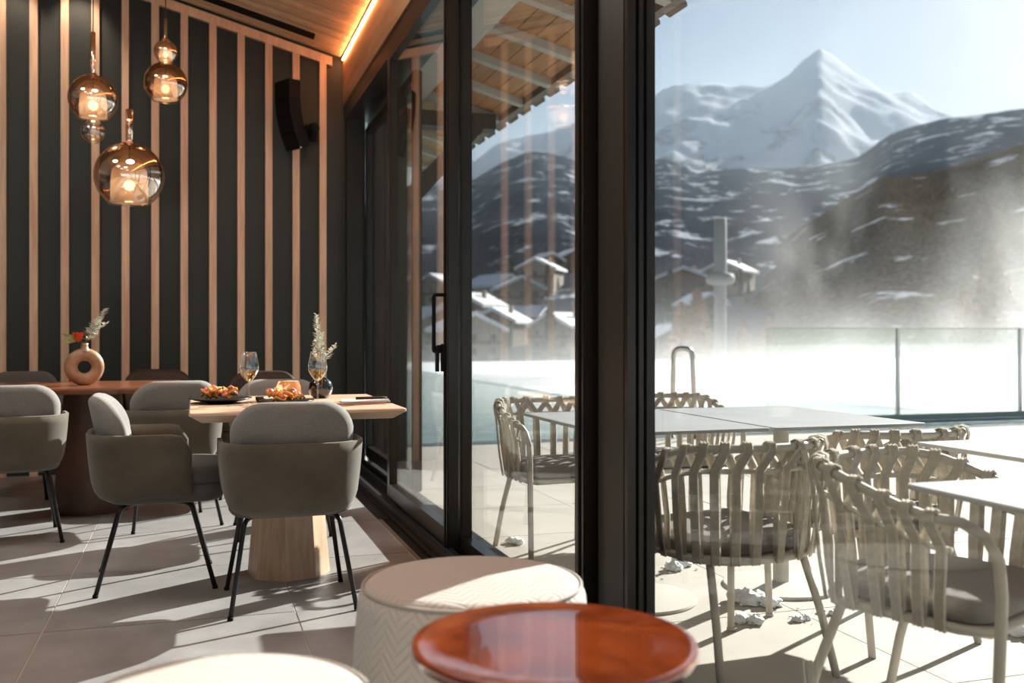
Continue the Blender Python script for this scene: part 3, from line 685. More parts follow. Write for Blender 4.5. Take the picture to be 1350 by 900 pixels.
# ribbed amber candle glass
bm = bmesh.new(); n = 40; prof = [(.030, .002), (.050, .006), (.058, .03), (.052, .06), (.043, .083)]
rows = [[bm.verts.new(((r+.0018*math.cos(k*PI*.5*2))*math.cos(2*PI*k/n), (r+.0018*(1 if k % 2 else -1))*math.sin(2*PI*k/n), z)) for k in range(n)] for r, z in prof]
for A, B in zip(rows, rows[1:]):
    for k in range(n): bm.faces.new((A[k], A[(k+1) % n], B[(k+1) % n], B[k]))
bm.faces.new(rows[0])
tl = tag(obj('candle_glass', bm, 'copperglass', None, True, (.395, 4.60, ZT)), 'ribbed amber candle glass in the middle of the oak table', 'candle holder')
obj('candle', LA([(0, .003), (.019, .003), (.019, .016), (.003, .017), (0, .017)], 16), 'paper', tl, True)
tag(obj('salt_bowl', LA([(0, 0), (.014, 0), (.021, .012), (.021, .024), (.018, .024), (.013, .012), (0, .008)], 20), 'plate', None, True, (.262, 4.45, ZT)), 'tiny black bowl beside the amber candle glass', 'bowl')
# black round vase with a silvery sprig
tag(obj('vase', LA([(0, 0), (.03, 0), (.048, .014), (.057, .042), (.050, .072), (.028, .092), (.018, .098), (.018, .108), (.014, .108), (.014, .09), (0, .085)], 32), 'blackglass', None, True, (.545, 4.66, ZT)), 'small round black glass vase behind the right wine glass', 'vase')
def sprig(name, label, loc, top, tw, seed, nl, ls, mat='sprig', cat='sprig'):
    s_ = thing(name, label, cat, loc); rg = random.Random(seed); bm = bmesh.new(); lf = bmesh.new()
    stems = [top]+tw
    for k, (tx, ty, tz, b0) in enumerate(stems):
        base = Vector((0, 0, .004)) if b0 == 0 else Vector(stems[0][:3])*b0
        tip = Vector((tx, ty, tz)); q = [base.lerp(tip, j/6)+Vector((.006*math.sin(j*1.7+k), .004*math.cos(j*2), 0))*(j/6) for j in range(7)]
        tube(bm, q, [.0022-.0013*j/6 for j in range(7)], 5)
        m = nl if k == 0 else nl//3
        for i in range(m):
            f = (.22 if b0 == 0 else .05)+(.78 if b0 == 0 else .95)*i/m; c = base.lerp(tip, f); a = i*2.4+rg.random(); l = ls*(1.25-.75*f)*rg.uniform(.7, 1.2)
            d = Vector((math.cos(a), math.sin(a), rg.uniform(.2, .8))).normalized(); w = d.cross(Vector((0, 0, 1))).normalized()*l*.23
            mid = c+d*l*.55+Vector((0, 0, .002))
            v = [lf.verts.new(p) for p in (c, mid+w, c+d*l, mid-w)]; lf.faces.new(v)
    obj('stem', bm, 'stemgreen', s_, True)
    o = obj('leaves', lf, mat, s_); o['kind'] = 'stuff'
    return s_
sprig('sprig', 'silvery leafy sprig standing in the small black vase', (.545, 4.66, ZT+.10), (-.018, 0, .285, 0), [(.070, .01, .145, .18), (-.030, 0, .17, .2), (.012, .02, .2, .3), (-.012, -.02, .21, .3)], 3, 130, .036)
# menu, napkin, pen, cutlery on the right
m_ = obj('menu_sheet', bbox(-.105, .105, -.075, .075, 0, .004, .0015, 1), 'paper', None, False, (.70, 4.33, ZT+.0035)); m_.rotation_euler = (0, 0, -.12); tag(m_, 'white menu sheet lying at the right of the oak table', 'menu')
m_ = obj('napkin', bbox(-.115, .115, -.05, .05, 0, .003, .001, 1), 'kraft', None, False, (.66, 4.25, ZT)); m_.rotation_euler = (0, 0, -.2); tag(m_, 'reddish brown napkin under the white menu sheet', 'napkin')
m_ = obj('pen', TB([(-.07, 0, .006), (.05, 0, .006), (.072, 0, .006)], [.006, .006, .002], 8), 'brownleather', None, True, (.735, 4.385, ZT+.0078)); m_.rotation_euler = (0, 0, .1); tag(m_, 'dark pen lying on the white menu sheet', 'pen')
def cutlery(name, label, loc, rz, fork):
    bm = bmesh.new(); box(bm, -.004, .004, -.09, .03, 0, .003)
    if fork:
        box(bm, -.011, .011, .03, .045, 0, .003)
        for k in range(4): box(bm, -.011+k*.0065, -.0085+k*.0065, .045, .09, 0, .003)
    else: box(bm, -.008, .006, .03, .115, 0, .0018)
    o = obj(name, bm, 'chrome', None, False, loc); o.rotation_euler = (0, 0, rz); tag(o, label, name)
cutlery('fork', 'steel fork beside the left black plate, on the table edge', (.09, 4.235, ZT), -1.3, True)
cutlery('knife', 'steel knife right of the plate behind the nearest chair', (.515, 4.12, ZT), -1.2, False)
cutlery('spoon', 'steel spoon handle pointing from the left plate towards the wine glass', (.22, 4.36, ZT), -.9, False)
# ring vase with flowers on the back table
vz = thing('ring_vase', 'ochre ring-shaped clay vase with a round hole on the reddish table', 'vase', (-.62, 6.22, ZT), .22)
bm = bmesh.new(); n = 40; m = 16; V = []
for i in range(n):
    a = 2*PI*i/n; row = []
    for j in range(m):
        b = 2*PI*j/m; rr = .072+.036*math.cos(b)*(1.0)
        row.append(bm.verts.new((rr*math.cos(a), .034*math.sin(b)*(1.0), max(rr*math.sin(a)+.105, .0))))
    V.append(row)
for i in range(n):
    for j in range(m): bm.faces.new((V[i][j], V[(i+1) % n][j], V[(i+1) % n][(j+1) % m], V[i][(j+1) % m]))
obj('body', bm, 'vase', vz, True)
obj('neck', LA([(.034, .195), (.022, .214), (.019, .228), (.022, .242), (.016, .242), (.014, .2)], 20), 'vase', vz, True)
sprig('sprig', 'white leafy sprig leaning right out of the ring vase', (-.62, 6.22, ZT+.24), (.12, 0, .20, 0), [(.125, .01, .12, .3), (.07, .02, .06, 0), (.09, -.02, .13, .2)], 5, 100, .046)
fw = thing('flower', 'orange-red flower head standing in the mouth of the ring vase', 'flower', (-.648, 6.185, ZT+.247)); fw.scale = (1.3, 1.3, 1.3)
for k in range(11):
    a = k*2.4; l = .034+.002*k; bm = bmesh.new(); tlt = .25+.07*k
    P = []
    for j in range(4):
        f = j/3; w = .015*math.sin(PI*(.15+.8*f)); z = .005+l*f*math.cos(tlt*.8)*1.0; r_ = .006+.026*f*math.sin(tlt)
        P.append([(r_*math.cos(a)-w*math.sin(a), r_*math.sin(a)+w*math.cos(a), z), (r_*math.cos(a)+w*math.sin(a), r_*math.sin(a)-w*math.cos(a), z)])
    v = [[bm.verts.new(p) for p in q] for q in P]
    for A, B in zip(v, v[1:]): bm.faces.new((A[0], A[1], B[1], B[0]))
    obj('petal', bm, 'flower', fw, True)
obj('flower_stem', TB([(0, 0, -.001), (0, 0, .01)], .003, 6), 'stemgreen', fw)
lt = thing('leaf_stem', 'yellow-green leaves sticking out left from the ring vase', 'leaves', (-.63, 6.21, ZT+.245))
obj('leaf_stalk', TB([(.004, 0, -.001), (0, 0, .003), (-.05, 0, .03), (-.10, 0, .05)], .002, 5), 'stemgreen', lt)
for k, (dx, dz, rot) in enumerate(((-.115, .055, .3), (-.095, .035, -.5), (-.08, .05, .9), (-.07, .012, -.3), (-.10, .0, -.2))):
    bm = bmesh.new(); c = Vector((-.02, 0, .012)); e = Vector((dx, .02*rot, dz)); d = e-c; w = Vector((-d.z, .5*rot*.02, d.x)).normalized()*.009
    v = [bm.verts.new(p) for p in (c, c+d*.3+w*.8, c+d*.65+w, e, c+d*.65-w, c+d*.3-w*.8)]; bm.faces.new(v); obj('leaf', bm, 'leaf', lt)
# ------------------------------------------------------------------ speaker on the wall
sp = thing('wall_speaker', 'black curved column loudspeaker mounted high on the slatted wall', 'speaker', (.70, 7.84, 2.71))
ang = 0; px, pz = -.075, .25
segs = [(.16, .02), (.12, .13), (.12, .27), (.14, .42)]
xx, zz = -.10, .27
for h_, a in segs:
    d = Vector((math.sin(a), 0, -math.cos(a))); nrm = Vector((math.cos(a), 0, math.sin(a)))
    p0 = Vector((xx, 0, zz)); p1 = p0+d*(h_-.004)
    bm = bmesh.new(); pr = [(p0.x, p0.z), (p0.x+nrm.x*.10, p0.z+nrm.z*.10), (p1.x+nrm.x*.095, p1.z+nrm.z*.095), (p1.x, p1.z)]
    prism(bm, pr, -.11, .09); obj('speaker_module', bm, 'black', sp).rotation_euler = (0, 0, .48)
    bm = bmesh.new(); prism(bm, [(p0.x-.004, p0.z-.008), (p0.x, p0.z-.008), (p1.x, p1.z+.008), (p1.x-.004, p1.z+.008)], -.095, .075); obj('speaker_grille', bm, 'black', sp).rotation_euler = (0, 0, .48)
    xx, zz = (p0+d*h_).x, (p0+d*h_).z
bm = bmesh.new(); bmesh.ops.create_uvsphere(bm, u_segments=16, v_segments=10, radius=.045); obj('bracket_ball', bm, 'black', sp, True, (.165, .0, -.07))
obj('bracket_arm', TB([(.08, 0, -.07), (.165, 0, -.07), (.165, .19, -.07)], .016, 10), 'black', sp, True)
obj('wall_plate', BX(.12, .21, .185, .2, -.14, 0), 'black', sp)
bm = bmesh.new(); bmesh.ops.create_uvsphere(bm, u_segments=10, v_segments=6, radius=.008); obj('logo_badge', bm, 'chrome', sp, True, (.055, -.10, -.24))
# ------------------------------------------------------------------ pendants
def globe_prof(r, cut=.72, top=.10):
    P = []
    a0 = math.asin(top); a1 = PI-math.asin(cut)
    for k in range(21):
        a = a0+(a1-a0)*k/20; P.append((r*math.sin(a), r*math.cos(a)))
    return P
def pendant(name, label, loc, globes, stem, ztop, group):
    """globes: list of (z offset, radius, material, lit)"""
    t = thing(name, label, 'pendant lamp', loc, 0, group)
    for (dz, r, mat, lit, cut) in globes:
        pr = [(a, b+dz) for a, b in globe_prof(r, cut)]
        gl = obj('glass_globe', LA(pr, 40), mat, t, True)
        obj('rim', LA([(r*cut-.002, dz-r*math.sqrt(1-cut*cut)), (r*cut+.003, dz-r*math.sqrt(1-cut*cut)-.003), (r*cut, dz-r*math.sqrt(1-cut*cut)-.006), (r*cut-.003, dz-r*math.sqrt(1-cut*cut)-.003)], 40), 'silverglass', gl, True)
        if lit:
            rb = r*cut*.93; zb = dz-r*math.sqrt(1-cut*cut)+.004
            obj('diffuser', LA([(rb, zb), (rb*.97, dz-.12*r), (rb*.9, dz+.18*r), (rb*.6, dz+.36*r), (rb*.15, dz+.44*r)], 32), 'frosted', t, True)
            bm = bmesh.new(); bmesh.ops.create_uvsphere(bm, u_segments=14, v_segments=8, radius=min(.034, r*.2)); obj('bulb', bm, 'bulb', t, True, (0, 0, dz-r*.28))
            obj('socket', LA([(.0, dz-.05*r), (.012, dz-.05*r), (.012, dz+.3*r), (0, dz+.3*r)], 12), 'brass', t, True)
            obj('inner_cord', TB([(0, 0, dz+.3*r), (0, 0, dz+.99*r)], .003, 6), 'black', t)
    (s0, s1, r0) = stem
    obj('stem', LA([(.020, s0-.012), (.026, s0), (.012, s0+.012), (r0, s0+.02), (r0, s1), (r0*.6, s1+.004), (0, s1+.004)], 16), 'brass' if s1-s0 < .1 else 'amberglass', t, True)
    obj('cap', LA([(0, s0-.02), (.024, s0-.02), (.028, s0-.004), (.02, s0+.012), (0, s0+.012)], 16), 'brass', t, True)
    obj('cord', TB([(0, 0, s1), (0, 0, ztop-loc[2])], .0038, 6), 'legmetal', t)
    obj('canopy', LA([(0, ztop-loc[2]-.03), (.06, ztop-loc[2]-.03), (.06, ztop-loc[2]+.03), (0, ztop-loc[2]+.03)], 20), 'black', t)
    return t
PG = 'glass pendant lamps'
pendant('pendant_lamp', 'largest and lowest glass globe pendant lamp with a long stem', (-.41, 6.75, 2.045), [(0, .212, 'amberglass', True, .58)], (.212, .42, .023), zc(-.41), PG)
pendant('pendant_lamp', 'leftmost glass pendant lamp, a globe with a small globe under it', (-.627, 6.80, 2.53), [(0, .150, 'amberglass', True, .6), (-.206, .073, 'silverglass', False, .45)], (.150, .42, .015), zc(-.627), PG)
pendant('pendant_lamp', 'highest glass pendant lamp, a small globe over a smoky globe', (-.197, 6.90, 2.685), [(0, .137, 'smokeglass', True, .6), (.206, .075, 'amberglass', True, .6)], (.281, .42, .011), zc(-.197), PG)
# ================================================================== FOREGROUND
def pouf_prof(r, h, e):
    P = [(0, 0), (r-.03, 0), (r-.005, .02)]
    for k in range(1, 8): P.append((r+.012*math.sin(PI*k/8), .02+(h-e-.02)*k/8))
    for k in range(0, 9):
        a = PI/2*k/8; P.append((r-e+e*math.cos(a), h-e+e*math.sin(a)))
    for s_ in (.75, .5, .25): P.append(((r-e)*s_, h+.012*(1-s_)))
    P.append((0, h+.014)); return P
for loc, r, lab in (((.635, 2.325, 0), .275, 'round woven pouf behind the glazed red side table'), ((.039, 1.69, 0), .252, 'round pale woven pouf at the lower left, only its top in view')):
    t = thing('pouf', lab, 'pouf', loc, 0, 'woven poufs')
    pr = pouf_prof(r, .46, .05)
    obj('cover', LA(pr, 64, True), 'woven', t, True)
    obj('piping', TB([], .004) if False else (lambda b: (tube(b, [((r-.012)*math.cos(2*PI*k/48), (r-.012)*math.sin(2*PI*k/48), .46-.012) for k in range(48)], .004, 6, closed=True), b)[1])(bmesh.new()), 'woven', t, True)
t = thing('side_table', 'round side table with glossy amber-red glazed top, close to us', 'table', (.605, 1.665, 0))
obj('tabletop', LA([(0, .472), (.20, .472), (.242, .478), (.253, .488), (.2545, .498), (.2515, .5045), (.246, .505), (.238, .5025), (.18, .5015), (0, .5015)], 72), 'lacquer', t, True, auto=60)
obj('column', LA([(0, .01), (.045, .01), (.045, .472), (0, .472)], 24), 'legmetal', t, True, auto=40)
obj('foot', LA([(0, 0), (.16, 0), (.16, .008), (.05, .014), (0, .014)], 36), 'legmetal', t, True, auto=40)
# ================================================================== TERRACE FURNITURE
def railpt(t_, sc=1.0, dz=0):
    """t_ 0..1 round the U from the left arm front, over the back, to the right arm front"""
    a = .285*sc; yf, ys, d = .20*sc, -.04, .255*sc; l1 = yf-ys; arc = 0.74*sc; tot = 2*l1+arc; s_ = t_*tot
    if s_ < l1: x, y, n_ = -a, yf-s_, (-1, 0); f = 0
    elif s_ > l1+arc: x, y, n_ = a, ys+(s_-l1-arc), (1, 0); f = 0
    else:
        ph = PI*(s_-l1)/arc; cx, sx = math.cos(ph), math.sin(ph)
        e = .8; x = -a*math.copysign(abs(cx)**e, cx); y = ys-d*abs(sx)**e
        nx, ny = -cx, -sx; l = math.hypot(nx, ny); n_ = (nx/l, ny/l); f = 0
    b = min(1, max(0, (.16-y)/.40)); b = b*b*(3-2*b)
    return Vector((x, y, .665+.09*b+dz)), Vector((n_[0], n_[1], 0))
def make_rope_chair():
    t = thing('rope_chair', '', 'chair')
    tail = lambda s: [Vector((s*.284, .255, .640)), Vector((s*.28, .283, .59)), Vector((s*.276, .288, .50)), Vector((s*.268, .275, .25)), Vector((s*.262, .268, 0))]
    pts = tail(-1)[::-1]+[railpt(k/44)[0] for k in range(45)]+tail(1)
    obj('arm_rail', TB(pts, .0135, 10), 'tube', t, True)
    obj('lower_rail', TB([railpt(.02+.96*k/40, .985, -.07)[0] for k in range(41)], .008, 8), 'tube', t, True)
    ring = []
    for k in range(41):
        p, n_ = railpt(k/40, .86); ring.append(Vector((p.x, p.y, .40)))
    ring += [Vector((.22, .235, .40)), Vector((-.22, .235, .40))]
    bm = bmesh.new(); tube(bm, ring, .012, 8, closed=True); obj('seat_ring', bm, 'tube', t, True)
    for s in (-1, 1):
        obj('leg', TB([(s*.19, -.17, .395), (s*.215, -.235, .20), (s*.235, -.285, 0)], .0135, 10), 'tube', t, True)
        obj('glide', TB([(s*.262, .268, .012), (s*.262, .268, 0)], .016, 10), 'base', t, True)
    NS = 19
    for i in range(NS):
        t0 = .035+.93*i/(NS-1); sh = .5*.93/(NS-1)*(1 if i < NS/2 else -1); t1 = min(.985, max(.015, t0+sh)); 
        def P(tt, sc, dz, off): p, n_ = railpt(tt, sc, dz); return p+n_*off, n_
        pr, nr = railpt(t0, .86); 
        path = []
        path.append((Vector((pr.x, pr.y, .392))+nr*.016, nr)); 
        pl, nl = P(t0, .985, -.07, .013)
        path.append((Vector((pr.x, pr.y, .40)).lerp(pl, .35)+nr*.016, nr))
        path.append((Vector((pr.x, pr.y, .40)).lerp(pl, .7)+nr*.008, nr))
        path.append((pl, nl))
        pt, n2 = railpt(t1)
        path.append((pt+n2*.0185-Vector((0, 0, .006)), n2)); path.append((pt+n2*.013+Vector((0, 0, .013)), (n2+Vector((0, 0, 1))).normalized())); path.append((pt+Vector((0, 0, .0185)), Vector((0, 0, 1))))
        path.append((pt-n2*.013+Vector((0, 0, .013)), (Vector((0, 0, 1))-n2).normalized())); path.append((pt-n2*.0185-Vector((0, 0, .006)), -n2))
        t2 = min(.985, max(.015, t1+sh)); pl2, nl2 = P(t2, .985, -.07, -.012); path.append((pl2, -nl2))
        pr2, nr2 = railpt(t2, .86); q = Vector((pr2.x, pr2.y, .40)); path.append((q.lerp(pl2, .5)-nr2*.004, -nr2)); path.append((q+nr2*.006, -nr2))
        bm = bmesh.new(); rows = []; wd = .031
        for k, (p, nn) in enumerate(path):
            a = path[max(k-1, 0)][0]; b = path[min(k+1, len(path)-1)][0]; tg = (b-a).normalized(); w = tg.cross(nn).normalized(); nn2 = w.cross(tg).normalized()
            if nn2.dot(nn) < 0: nn2 = -nn2
            row = []
            for u, h_ in ((-.5, .001), (-.34, .0065), (-.17, .0005), (0, .007), (.17, .0005), (.34, .0065), (.5, .001), (0, -.002)):
                row.append(bm.verts.new(p+w*u*wd+nn2*h_))
            rows.append(row)
        for A, B in zip(rows, rows[1:]):
            for k in range(8): bm.faces.new((A[k], A[(k+1) % 8], B[(k+1) % 8], B[k]))
        bm.faces.new(rows[0]); bm.faces.new(rows[-1][::-1])
        obj('rope_strap', bm, 'rope', t, True)
    obj('seat_sling', SL(rrect(.46, .46, (.06, .06, .20, .20)), .012, .005, lambda u, v, w: (u, v-.005, w+.403)), 'rope', t)
    obj('seat_pad', SL(rrect(.475, .475, (.07, .07, .20, .20)), .062, .028, lambda u, v, w: (u, v+.0, w+.441), dome=.012), 'pad', t, True)
    return t
rc = make_rope_chair(); RG = 'rope armchairs on the terrace'
def place(o, x, y, rz, lab): o.location = (x, y, TZ); o.rotation_euler = (0, 0, math.radians(rz)); o['label'] = lab; o['group'] = RG
place(rc, 1.69, 2.99, 10, 'rope armchair just right of the dark post, its back to us')
dup(rc, (1.90, 2.20, TZ), math.radians(-158), 'nearest rope armchair at the lower right, seen from its side', group=RG)
dup(rc, (2.42, 3.17, TZ), math.radians(3), 'rope armchair mostly hidden behind the nearest one, backing towards us', group=RG)
dup(rc, (2.44, 4.86, TZ), math.radians(176), 'rope armchair behind the grey tables, facing us, just right of the post', group=RG)
dup(rc, (1.74, 4.72, TZ), math.radians(184), 'rope armchair seen through the door glass left of the post', group=RG)
def out_table(x0, x1, y0, y1, lab, mat):
    t = thing('terrace_table', lab, 'table', ((x0+x1)/2, (y0+y1)/2, TZ), 0, 'square terrace tables')
    w, d = x1-x0, y1-y0
    obj('tabletop', SL(rrect(w, d, .012, 3), .014, .004, lambda u, v, w_: (u, v, w_+.742), seg=2), mat, t, False)
    obj('column', LA([(0, .012), (.035, .012), (.033, .72), (0, .72)], 20), 'base', t, True, auto=40)
    obj('top_bracket', BX(-.18, .18, -.03, .03, .715, .736), 'base', t)
    obj('foot_disc', LA([(0, 0), (.25, 0), (.252, .006), (.248, .013), (.05, .022), (0, .022)], 48), 'base', t, True, auto=40)
out_table(1.41, 2.085, 3.32, 4.29, 'grey terrace table nearest the dark post, left of its twin', 'stone_top')
out_table(2.10, 2.80, 3.32, 4.32, 'grey terrace table right of the one by the post', 'stone_top')
out_table(1.625, 2.26, 1.02, 2.0, 'pale terrace table at the right edge over the nearest rope chair', 'white_top')
out_table(2.275, 2.98, 1.74, 2.75, 'pale terrace table at the right edge, behind the nearer pale one', 'white_top')
# snow clumps and melt crumbs
def clump(x, y, r, k, lab, parts=3):
    bm = bmesh.new(); rg = random.Random(k)
    for j in range(parts): blob(bm, (rg.uniform(-r, r)*.8, rg.uniform(-r, r)*.8, r*.22), r*rg.uniform(.45, .8), k*5+j, 3, .5, .7, 2.6)
    for j in range(5): blob(bm, (rg.uniform(-2, 2)*r, rg.uniform(-2, 2)*r, .004), r*rg.uniform(.08, .2), k*9+j, 1, .4, .6)
    tag(obj('snow_clump', bm, 'snow', None, True, (x, y, TZ)), lab, 'snow', 'snow clumps on the terrace')
clump(2.19, 3.60, .07, 1, 'biggest snow clump, beside the foot disc of the right grey table', 5)
clump(2.02, 3.36, .045, 2, 'small snow clump in front of the biggest one')
clump(1.94, 4.08, .045, 3, 'snow clump under the left grey table, by its foot disc')
clump(2.16, 4.26, .06, 4, 'snow clump behind the left grey table\'s foot disc')
clump(2.23, 3.33, .028, 5, 'snow crumb beside the front foot of the chair behind the post')
clump(2.0, 4.55, .05, 6, 'snow clump below the rope chair that faces us')
clump(1.62, 5.02, .05, 7, 'lone snow clump seen through the door glass near the reflected chair', 2)
clump(2.38, 3.38, .03, 8, 'snow crumb at the near edge of the right foot disc')
clump(2.55, 4.35, .06, 9, 'snow clump behind the right grey table')
clump(2.9, 2.9, .05, 10, 'snow clump near the right edge by the pale table\'s foot disc')
# ================================================================== POOL FITTINGS
hr = thing('pool_handrail', 'bent steel pool handrail rising behind the rope chair', 'handrail', (4.88, 9.46, TZ))
obj('rail_tube', TB(bend([(-.10, .05, 0), (-.085, .043, .95), (.085, -.043, .95), (.12, -.06, 0)], .085, 7), .026, 12), 'chrome', hr, True)
obj('rail_flange', LA([(0, 0), (.05, 0), (.05, .012), (0, .012)], 16), 'chrome', hr, True, (-.10, .05, 0), 40)
rl = thing('glass_railing', 'frameless glass railing with slim steel posts beside the pool', 'railing', (6.757, 10.9, TZ))
for k in range(4):
    x0 = k*2.0
    obj('glass_panel', BX(x0+.02, x0+1.97, -.006, .006, .04, 1.165), 'rail_glass', rl)
    obj('post', BX(x0+1.965, x0+2.005, -.02, .02, 0, 1.18), 'chrome', rl)
    obj('top_edge', BX(x0+.02, x0+1.97, -.008, .008, 1.165, 1.18), 'chrome', rl)
    obj('base_shoe', BX(x0, x0+2.0, -.05, .05, -.03, .05), 'base', rl)
lp = thing('pale_shaft', 'pale upright shaft with a round collar rising from the steam beyond the pool', 'post', (16.15, 28.7, -.9))  # solid stand-in for a faint see-through upright shape
obj('shaft', LA([(0, 0), (.20, 0), (.19, 3.5), (.22, 3.52), (.20, 5.6), (.17, 5.65), (0, 5.65)], 16), 'shaftgrey', lp, True, auto=40)
obj('collar', LA([(.2, 3.5), (.42, 3.55), (.47, 3.7), (.42, 3.85), (.2, 3.91)], 20), 'shaftgrey', lp, True)
# ================================================================== VILLAGE AND TREES
def at_az(a, r): return (r*math.sin(math.radians(a)), r*math.cos(math.radians(a)))
def make_house(w, d, h, rf, wallm, name='chalet'):
    t = thing(name, '', 'house')
    bm = bmesh.new(); prism(bm, [(-w/2, -3), (w/2, -3), (w/2, h), (0, h+rf), (-w/2, h)], -d/2, d/2); obj('wall', bm, wallm, t)
    ov = 1.0
    for s in (-1, 1):
        sl_ = rf/(w/2); bm = bmesh.new()
        prism(bm, [(0, h+rf+.05), (s*(w/2+ov), h-ov*sl_+.05), (s*(w/2+ov), h-ov*sl_+.75), (0, h+rf+.85)], -d/2-.9, d/2+.9)
        obj('snow_roof', bm, 'snow', t)
    for fl_ in range(2):
        for k in range(3):
            x = -w/2+w*(k+.5)/3; obj('window', BX(x-.5, x+.5, -d/2-.06, -d/2+.05, .9+fl_*2.6, 2.2+fl_*2.6), 'housewin', t)
        obj('balcony', BX(-w/2-.2, w/2+.2, -d/2-1.0, -d/2, .3+fl_*2.6, .5+fl_*2.6+.5), 'housewood', t) if fl_ else None
    obj('chimney', BX(w*.2, w*.2+.8, 0, .8, h, h+rf+1.2), 'housewall', t)
    return t
hA = make_house(11, 12, 5.6, 2.6, 'housewall'); hB = make_house(9, 10, 5.0, 2.2, 'housewood'); hC = make_house(15, 11, 5.4, 2.8, 'redhall')
HG = 'snow-roofed chalets of the village'
spots = [(hA, 14.9, 118, 15, .62, 'nearest chalet with a wide snowy roof just right of the door stile'), (hB, 15.4, 175, -30, .8, 'chalet higher up the slope right of the door stile'),
         (hA, 16.6, 215, 40, .8, 'topmost chalet in the left half of the door glass'), (hB, 16.9, 140, -20, .66, 'dark wooden chalet left of the middle of the door glass'),
         (hA, 17.9, 172, 10, .75, 'chalet with a broad snowy roof near the middle of the door glass'), (hB, 18.5, 115, 65, .55, 'lowest small chalet in the middle of the door glass'),
         (hA, 19.2, 205, -15, .8, 'chalet up the slope right of the middle of the door glass'), (hB, 19.5, 146, 25, .7, 'chalet with a steep dark gable right of middle in the door glass'),
         (hA, 20.6, 122, -35, .55, 'low chalet close to the dark post in the door glass'), (hB, 20.9, 180, 20, .75, 'chalet behind the low one beside the dark post'),
         (hC, 27.2, 215, 5, .8, 'long dark red hall with a snowy roof right of the dark post'), (hB, 26.4, 120, 20, .5, 'small chalet directly right of the dark post, low on the slope'),
         (hA, 29.9, 240, -20, .8, 'chalet right of the pale upright shaft'), (hB, 28.3, 160, 30, .6, 'chalet left of the pale upright shaft, below the red hall'),
         (hB, 12.9, 150, 25, .7, 'chalet left of the door handle'), (hA, 13.6, 200, -35, .8, 'chalet up the slope behind the door handle')]
used = set(); fixed = []
for q in spots:
    a, r = q[1], q[2]
    while any(math.hypot(at_az(a, r)[0]-at_az(w[1], w[2])[0], at_az(a, r)[1]-at_az(w[1], w[2])[1]) < 11.5*(q[4]+w[4]) for w in fixed): r += 6
    fixed.append((q[0], a, r, q[3], q[4], q[5]))
spots = fixed
for src, a, r, rz, sc_, lab in spots:
    x, y = at_az(a, r); loc = (x, y, hm(a, r)+.1)
    if src.name not in used:
        used.add(src.name); src.location = loc; src.rotation_euler = (0, 0, math.radians(rz-a)); src['label'] = lab; src['group'] = HG; src.scale = (sc_,)*3
    else: dup(src, loc, math.radians(rz-a), lab, group=HG, scale=sc_)
def make_tree(name, h, w, mat, seed, nb, dens, narrow=1.0):
    t = thing(name, '', 'tree'); rg = random.Random(seed)
    obj('trunk', TB([(0, 0, -1), (0, 0, h*.5), (.05, 0, h*.97)], [h*.02, h*.013, h*.003], 6), 'bark', t)
    bm = bmesh.new()
    for i in range(nb):
        f = .10+.88*(i/nb); z = h*f; L_ = w*(1-f)**.8*rg.uniform(.6, 1.1)+.12; a = i*2.399+rg.random()
        for j in range(dens):
            u = (j+rg.random())/dens; c = Vector((math.cos(a)*L_*u, math.sin(a)*L_*u, z+L_*u*.18-.25*L_*u*u)); s_ = h*.028*rg.uniform(.6, 1.3)
            d = Vector((rg.uniform(-1, 1), rg.uniform(-1, 1), rg.uniform(-.8, .8))).normalized(); e = d.orthogonal().normalized()
            v = [bm.verts.new(c+p) for p in (d*s_*1.6, e*s_*.6, -d*s_*1.6, -e*s_*.6)]; bm.faces.new(v)
    obj('foliage', bm, mat, t)['kind'] = 'stuff'
    return t
la = make_tree('larch', 11, 3.3, 'larch', 3, 150, 8); spc = make_tree('spruce', 12, 2.4, 'spruce', 5, 140, 7)
TG1, TG2 = 'brown larches by the village', 'dark spruces by the village'
lsp = [(43.4, 82, 1.0, 'largest brown larch near the right edge, behind the steam'), (46.2, 90, .85, 'brown larch at the very right edge behind the steam'), (42.0, 92, .7, 'shorter brown larch left of the largest one at the right'),
       (27.2, 88, .62, 'brown larch clump left of the pale upright shaft'), (28.1, 92, .74, 'taller brown larch close beside the pale upright shaft'), (30.6, 98, .5, 'low brown larch right of the pale upright shaft'), (32.0, 105, .5, 'brown larch in the steam left of the railing glass')]
for k, (a, r, s_, lab) in enumerate(lsp):
    x, y = at_az(a, r); z = max(hm(a, r) if r > 95 else -3, -4)
    if k == 0: la.location = (x, y, z); la.scale = (s_,)*3; la['label'] = lab; la['group'] = TG1
    else: dup(la, (x, y, z), k*1.3, lab, group=TG1, scale=s_*1.0)
rg = random.Random(11)
placed = [(*at_az(q[1], q[2]), 9.0) for q in spots]+[(*at_az(q[0], q[1]), 4.0) for q in lsp]
k = 0
while k < 40:
    a = rg.uniform(11.5, 22.5) if k < 29 else rg.uniform(25.5, 31); r = rg.uniform(105, 270); x, y = at_az(a, r); z = hm(a, r); s_ = rg.uniform(.35, .75)
    if any(math.hypot(x-q[0], y-q[1]) < q[2]+2.2*s_ for q in placed): continue
    placed.append((x, y, 2.4*s_))
    lab = 'dark spruce among the chalets seen through the door glass' if a < 23 else 'dark spruce near the chalets right of the dark post'
    if k == 0: spc.location = (x, y, z); spc['label'] = lab; spc['group'] = TG2; spc.scale = (s_,)*3
    else: dup(spc, (x, y, z), k*.9, lab, group=TG2 if a < 23 else 'dark spruces right of the post', scale=s_)
    k += 1
